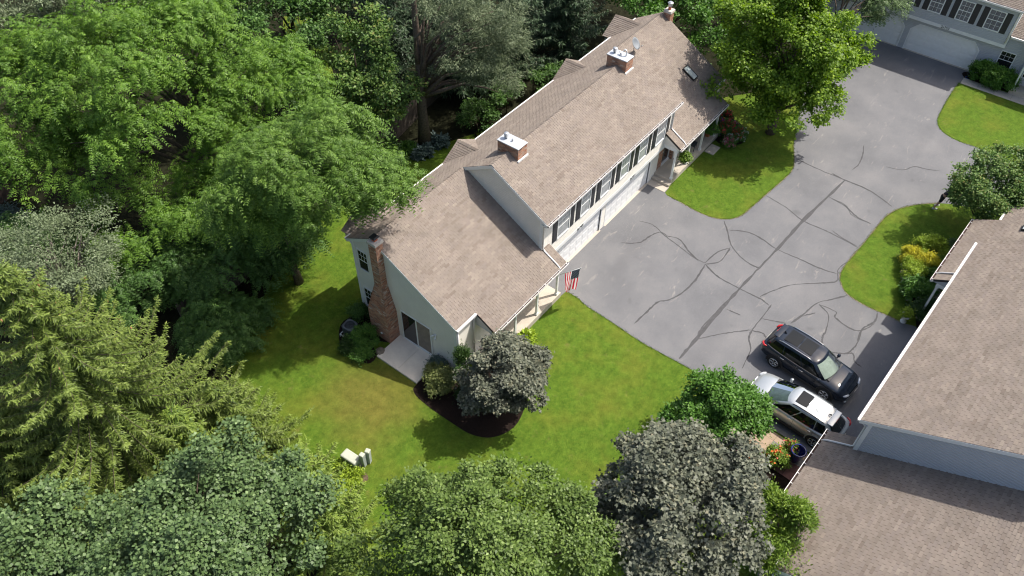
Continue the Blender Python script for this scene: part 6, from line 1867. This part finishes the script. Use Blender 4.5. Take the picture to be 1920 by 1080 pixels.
q = MB(); dirp = Vector((.12, -.80, .78)).normalized(); q.tube([(0, 0, 0), tuple(dirp*1.75)], .016, 8); q.build('pole', MT['trim'], fg_, True)
q = MB(); q.lathe([(.001, -.03), (.035, -.015), (.035, .015), (.001, .03)], tuple(dirp*1.76), 10); q.build('finial', MT['galv'], fg_, True)
q = MB(); q.box(-.05, .05, -.06, .04, -.08, .06); q.build('bracket', MT['trim'], fg_)
# cloth: hoist runs along the pole, fly hangs down with folds
me = bpy.data.meshes.new('cloth')
nu, nv = 26, 26
vs, fs, mi, uvs = [], [], [], []
for i in range(nu+1):
    for j in range(nv+1):
        a = j/nv; b = i/nu                       # a along the hoist (1 = pole tip), b down the fly
        p0 = dirp*(.62+1.08*a)
        g_ = .16*math.sin(a*7.0+b*1.6)*b*.9
        sw = b*1.65
        x = p0.x+g_+.06*b; y = p0.y*(1-.30*b)-.10*b+.05*math.sin(a*11)*b; z = p0.z*(1-.42*b*(.4+.6*a))-sw*.86
        vs.append((x, y, z))
for i in range(nu):
    for j in range(nv):
        fs.append((i*(nv+1)+j, i*(nv+1)+j+1, (i+1)*(nv+1)+j+1, (i+1)*(nv+1)+j))
        st = int(j/2)
        canton_ = i < nu*.42 and j >= nv-14
        mi.append(2 if canton_ else (0 if st % 2 == 0 else 1))
me.from_pydata(vs, [], fs)
for k in ('fl_r', 'fl_w', 'fl_b'): me.materials.append(MT[k])
me.polygons.foreach_set('material_index', mi)
uvl = me.uv_layers.new(name='UVMap')
for pl in me.polygons:
    for li in pl.loop_indices:
        vi = me.loops[li].vertex_index
        i, j = divmod(vi, nv+1)
        uvl.data[li].uv = (i/(nu*.42), (j-(nv-14))/14)
me.polygons.foreach_set('use_smooth', [True]*len(me.polygons)); me.update()
add('cloth', me, fg_)

# satellite dishes
MT['dish'] = mat('dish_grey', (.20, .22, .24), .5); MT['dishpale'] = mat('dish_pale', (.46, .48, .49), .5)
def dish(label, loc, aim, m, r=.34, mast=.5):
    d = empty('satellite_dish', loc, 0, label, 'satellite dish')
    q = MB(); q.tube([(0, 0, -.12), (0, 0, mast*.6), (0.03, 0, mast)], .025, 8); q.build('mast', MT['galv'], d, True)
    q = MB(); aimv = Vector(aim).normalized(); rot = aimv.to_track_quat('Z', 'Y').to_matrix()
    rings = []
    for f, z in ((.02, 0), (.4, .02), (.75, .06), (1, .105), (1.0, .118), (.75, .075), (.4, .035), (.02, .015)):
        rings.append([rot @ Vector((r*f*math.cos(6.2832*j/24), r*f*1.08*math.sin(6.2832*j/24), z))+Vector((0, 0, mast)) for j in range(24)])
    q.ring(rings, True); q.build('reflector', m, d, True)
    q = MB(); a = Vector((0, 0, mast))+rot @ Vector((0, -r*.95, .1)); b = Vector((0, 0, mast))+rot @ Vector((0, -r*.75, .42)); q.tube([a, b], .014, 6); q.bar(b, b-rot.col[2]*.1, .06); q.build('feed_arm', MT['galv'], d)
    return d
dish('dark grey satellite dish on the ridge next to the vent-topped chimney', (19.85, 3.12, 7.5), (.1, -.75, .55), MT['dish'])
dish('pale satellite dish at the end ridge of the grey townhouse row', (25.9, -20.4, 4.0), (-.4, .5, .65), MT['dishpale'], .34, .75)

# garden sign, stones
sg = empty('garden_sign', (20.0, -15.9, 0), R(30), 'small white sign on a stake in the island bed', 'sign')
q = MB(); q.bar((0, 0, 0), (0, 0, .55), .02); q.build('stake', MT['galv'], sg)
q = MB(); q.box(-.19, .19, -.012, .012, .4, .66); q.build('panel', MT['trim'], sg)
q = MB(); q.box(-.17, .17, -.0155, -.0125, .42, .5); q.build('stripe', MT['fl_red'], sg)
rg_ = random.Random(5)
eb = [(21.49,-15.07), (20.48,-15.33), (19.58,-15.82), (18.73,-16.32)]
k = 0
for a, b in zip(eb[:-1], eb[1:]):
    for t in (0.05, .35, .65):
        x, y = a[0]+(b[0]-a[0])*t, a[1]+(b[1]-a[1])*t
        q = MB(); w = .17+.06*rg_.random()
        pts = [(w*math.cos(6.28*j/7)*(.8+.3*rg_.random()), w*.7*math.sin(6.28*j/7)*(.8+.3*rg_.random())) for j in range(7)]
        q.ring([[(px_*s_, py_*s_, z) for px_, py_ in pts] for s_, z in ((1, -.02), (1.05, .08), (.7, .15))])
        o = q.build('edging_stone', MT['stone'], None, True, (x, y, .0)); o.rotation_euler = (0, 0, rg_.random()*3)
        tag(o, 'rounded tan edging stone along the island bed', 'stone', 'edging stones of the island bed'); k += 1
q = MB(); pts = [(.26*math.cos(6.28*j/8)*(.8+.3*rg_.random()), .22*math.sin(6.28*j/8)*(.8+.3*rg_.random())) for j in range(8)]
q.ring([[(a*s_, b*s_, z) for a, b in pts] for s_, z in ((1, -.02), (1.05, .12), (.6, .22))])
tag(q.build('boulder', MT['rock'], None, True, (-1.45, 4.0, 0)), 'tan rock in the mulch between brick chimney and patio', 'rock')

# blue hose reel by the numbered garage
hr_ = empty('hose_reel', (44.0, -12.15, 0.01), 0, 'blue hose reel between the hedge and the white garage door', 'hose reel')
MT['hoseblue'] = mat('hose_blue', (.03, .12, .32), .4)
q = MB(); q.ring([[(r_*math.cos(6.2832*j/20), y, .42+r_*math.sin(6.2832*j/20)) for j in range(20)] for r_, y in ((.10, -.14), (.30, -.14), (.30, -.12), (.2, -.1), (.2, .1), (.30, .12), (.30, .14), (.10, .14))]); q.build('drum', MT['hoseblue'], hr_, True)
q = MB()
for y in (-.18, .18): q.bar((-.25, y, 0), (0, y, .45), .03); q.bar((.25, y, 0), (0, y, .45), .03)
q.build('stand', MT['blackmetal'], hr_)
q = MB(); q.tube([(-.25+.3*math.cos(a)*.6-.3, .2*math.sin(a), .02) for a in np.linspace(0, 5.5, 18)], .012, 6); q.build('hose', MT['hoseblue'], hr_, True)

# board fence behind the house
fn = [(-6.5, 13.0), (4.6, 13.9), (10.4, 15.1), (15.6, 16.2), (24, 17.5)]
fe = empty('board_fence', (10.4, 15.1, 0), 0, 'weathered wooden board fence behind the pine trunk', 'fence')
fm = {}
for a, b in zip(fn[:-1], fn[1:]):
    a = Vector((*a, 0)); b = Vector((*b, 0)); L = (b-a).length; d = (b-a)/L; ang = math.atan2(d.y, d.x)
    for s_ in np.arange(0, L, 2.4):
        q = MB(); q.box(-.05, .05, .03, .13, 0, 1.75); o = q.build('post', MT['wood'], fe); p = a+d*s_-Vector((10.4, 15.1, 0)); o.location = p; o.rotation_euler = (0, 0, ang)
    q = MB()
    for z in (.35, 1.35): q.box(0, L, .012, .05, z, z+.09)
    o = q.build('rail', MT['wood'], fe); o.location = a-Vector((10.4, 15.1, 0)); o.rotation_euler = (0, 0, ang)
    for s_ in np.arange(.02, L, .168):
        v = rg_.randrange(4)
        if v not in fm:
            q = MB(); h_ = 1.68+.03*v; q.box(0, .142, -.012, .010, .05, h_); q.hexa([(0,-.012,h_),(.142,-.012,h_),(.142,.010,h_),(0,.010,h_),(.035,-.012,h_+.07),(.107,-.012,h_+.07),(.107,.010,h_+.07),(.035,.010,h_+.07)]); fm[v] = q.mesh('board', MT['wood'])
        o = add('board', fm[v], fe, a+d*s_-Vector((10.4, 15.1, 0))); o.rotation_euler = (0, 0, ang)

# neighbour's outbuilding glimpsed at the left edge
nb = empty('neighbour_house', (-9.5, 31.0, 0), R(8), 'dark brown low building glimpsed at the left behind the feathery tree', 'house')
MT['brownsiding'] = mat('brown_boards', (.07, .05, .042), .8, var=.25, vscale=5); MT['brownroof'] = mat('brown_roof', (.085, .065, .06), .95, var=.25, vscale=6, bump=.4, bscale=30)
q = MB(); q.box(-4, 3.6, -1.6, 4, 0, 2.3); q.build('wall', MT['brownsiding'], nb)
q = MB(); q.hexa([(-4.3,-2.0,2.25),(3.9,-2.0,2.25),(3.9,1.2,3.9),(-4.3,1.2,3.9),(-4.3,-2.0,2.37),(3.9,-2.0,2.37),(3.9,1.2,4.02),(-4.3,1.2,4.02)]); q.hexa([(-4.3,1.2,3.9),(3.9,1.2,3.9),(3.9,4.4,2.25),(-4.3,4.4,2.25),(-4.3,1.2,4.02),(3.9,1.2,4.02),(3.9,4.4,2.37),(-4.3,4.4,2.37)]); q.build('roof', MT['brownroof'], nb)
q = MB(); q.box(-4.3, 3.9, -2.06, -2.0, 2.2, 2.36); q.build('fascia', MT['wood'], nb)
q = MB(); q.box(-2.2, -1.2, -1.64, -1.6, .9, 2.0); w = q.build('window', MT['trim'], nb); q = MB(); q.box(-2.12, -1.28, -1.66, -1.63, .98, 1.92); q.build('pane', MT['panedark'], w)

# ------------------------------------------------------------------ person under the tree
def person(loc, rz):
    root = empty('person', (loc[0], loc[1], 0), rz, 'person in dark shirt, black shorts and white shoes bending under the low tree', 'person')
    MT['skin'] = mat('skin', (.42, .25, .18), .6); MT['shirt'] = mat('dark_shirt', (.02, .02, .024), .9); MT['shorts'] = mat('black_shorts', (.012, .012, .014), .9); MT['shoe'] = mat('white_shoe', (.62, .63, .65), .6); MT['hair'] = mat('hair_dark', (.03, .02, .015), .8)
    def skin(nm, verts, edges, rad, m, parent, rootv=0, lv=2):
        me = bpy.data.meshes.new(nm); me.from_pydata(verts, edges, [])
        o = add(nm, me, parent); me.materials.append(m)
        md = o.modifiers.new('skin', 'SKIN'); md.use_smooth_shade = True
        sv = me.skin_vertices[0].data if me.skin_vertices else None
        if sv is None:
            bm = bmesh.new(); bm.from_mesh(me); bm.verts.layers.skin.verify(); bm.to_mesh(me); bm.free(); sv = me.skin_vertices[0].data
        for i, r_ in enumerate(rad): sv[i].radius = (r_, r_); sv[i].use_root = (i == rootv)
        s2 = o.modifiers.new('sub', 'SUBSURF'); s2.levels = lv; s2.render_levels = lv
        return o
    # facing +x, bent forward at the hips
    V = [(0,0,.92), (.14,0,1.10), (.32,0,1.30), (.43,0,1.40), (.52,0,1.44), (.60,0,1.48), (.66,0,1.50),      # pelvis..head top
         (.02,.11,.88), (.10,.16,.50), (-.06,.20,.10), (.08,.21,.04),          # left leg
         (-.02,-.11,.88), (-.10,-.14,.50), (-.26,-.16,.12), (-.12,-.17,.04),   # right leg
         (.38,.19,1.34), (.50,.24,1.08), (.66,.20,.88), (.71,.19,.82),                        # left arm
         (.38,-.19,1.34), (.48,-.25,1.06), (.62,-.22,.86), (.67,-.21,.80)]
    E = [(0,1),(1,2),(2,3),(3,4),(4,5),(5,6),(0,7),(7,8),(8,9),(9,10),(0,11),(11,12),(12,13),(13,14),(2,15),(15,16),(16,17),(17,18),(2,19),(19,20),(20,21),(21,22)]
    Rr = [.15,.145,.16,.075,.07,.10,.085, .105,.068,.042,.035, .105,.068,.042,.035, .065,.048,.036,.034, .065,.048,.036,.034]
    skin('body', V, E, Rr, MT['skin'], root)
    skin('shirt', [(.03,0,.98), (.14,0,1.10), (.32,0,1.30), (.40,0,1.37), (.38,.20,1.345), (.44,.225,1.20), (.38,-.20,1.345), (.43,-.23,1.19)], [(0,1),(1,2),(2,3),(2,4),(4,5),(2,6),(6,7)], [.165,.17,.185,.10,.085,.075,.085,.075], MT['shirt'], root)
    skin('shorts', [(0,0,.93), (.05,0,1.0), (.02,.115,.86), (.085,.155,.55), (-.02,-.115,.86), (-.09,-.14,.55)], [(0,1),(0,2),(2,3),(0,4),(4,5)], [.165,.165,.125,.105,.125,.105], MT['shorts'], root)
    for (x, y, z) in ((-.04,.20,0), (-.24,-.16,0)):
        q = MB(); q.ring([[(x+a, y+b*w_, h_) for a, b in ((-.09,-.035),(.06,-.05),(.17,-.042),(.21,0),(.17,.042),(.06,.05),(-.09,.035),(-.115,0))] for w_, h_ in ((1, .0), (1.05, .035), (.85, .07), (.5, .10))]); q.build('shoe', MT['shoe'], root, True)
    for sx, base in ((1, (.71,.19,.82)), (-1, (.67,-.21,.80))):
        b = Vector(base)
        for k in range(4):
            f = MB(); o_ = Vector((.018*(1.5-k)*.4, .017*(1.5-k), 0)); ln = (.075,.085,.08,.062)[k]
            f.tube([b+o_+Vector((.0, 0, -.02)), b+o_+Vector((.025, 0, -.05)), b+o_+Vector((.03, 0, -.05-ln*.6)), b+o_+Vector((.015, 0, -.05-ln))], [.011,.010,.009,.007], 6); f.build('finger', MT['skin'], root, True)
        f = MB(); f.tube([b+Vector((.01, sx*-.03, -.01)), b+Vector((.03, sx*-.05, -.04)), b+Vector((.035, sx*-.05, -.075))], [.012,.011,.008], 6); f.build('thumb', MT['skin'], root, True)
    hd = Vector((.62, 0, 1.485))
    q = MB()
    rings = []
    for t in np.linspace(-1, 1, 9):
        r_ = math.sqrt(max(.02, 1-t*t)); rings.append([hd+Vector((-.025+.105*r_*math.cos(6.2832*j/14)*(1 if math.cos(6.2832*j/14) < .3 else .55), .088*r_*math.sin(6.2832*j/14), .03+.115*t)) for j in range(14)])
    q.ring(rings); q.build('hair', MT['hair'], root, True)
    for s_ in (-1, 1):
        q = MB(); q.lathe([(.001, -.03), (.016, -.015), (.018, .015), (.001, .032)], tuple(hd+Vector((.0, s_*.093, -.005))), 8); q.build('ear', MT['skin'], root, True)
        q = MB(); q.lathe([(.001, -.01), (.011, 0), (.001, .01)], tuple(hd+Vector((.088, s_*.036, .012))), 8); q.build('eye', MT['panedark'], root, True)
    q = MB(); q.tube([hd+Vector((.085, 0, .02)), hd+Vector((.112, 0, -.018)), hd+Vector((.092, 0, -.028))], [.010,.016,.012], 7); q.build('nose', MT['skin'], root, True)
    q = MB(); q.tube([hd+Vector((.083, -.025, -.052)), hd+Vector((.093, 0, -.054)), hd+Vector((.083, .025, -.052))], .006, 6); q.build('mouth', MT['clay'], root, True)
    return root
person((27.6, -14.95), R(-62))
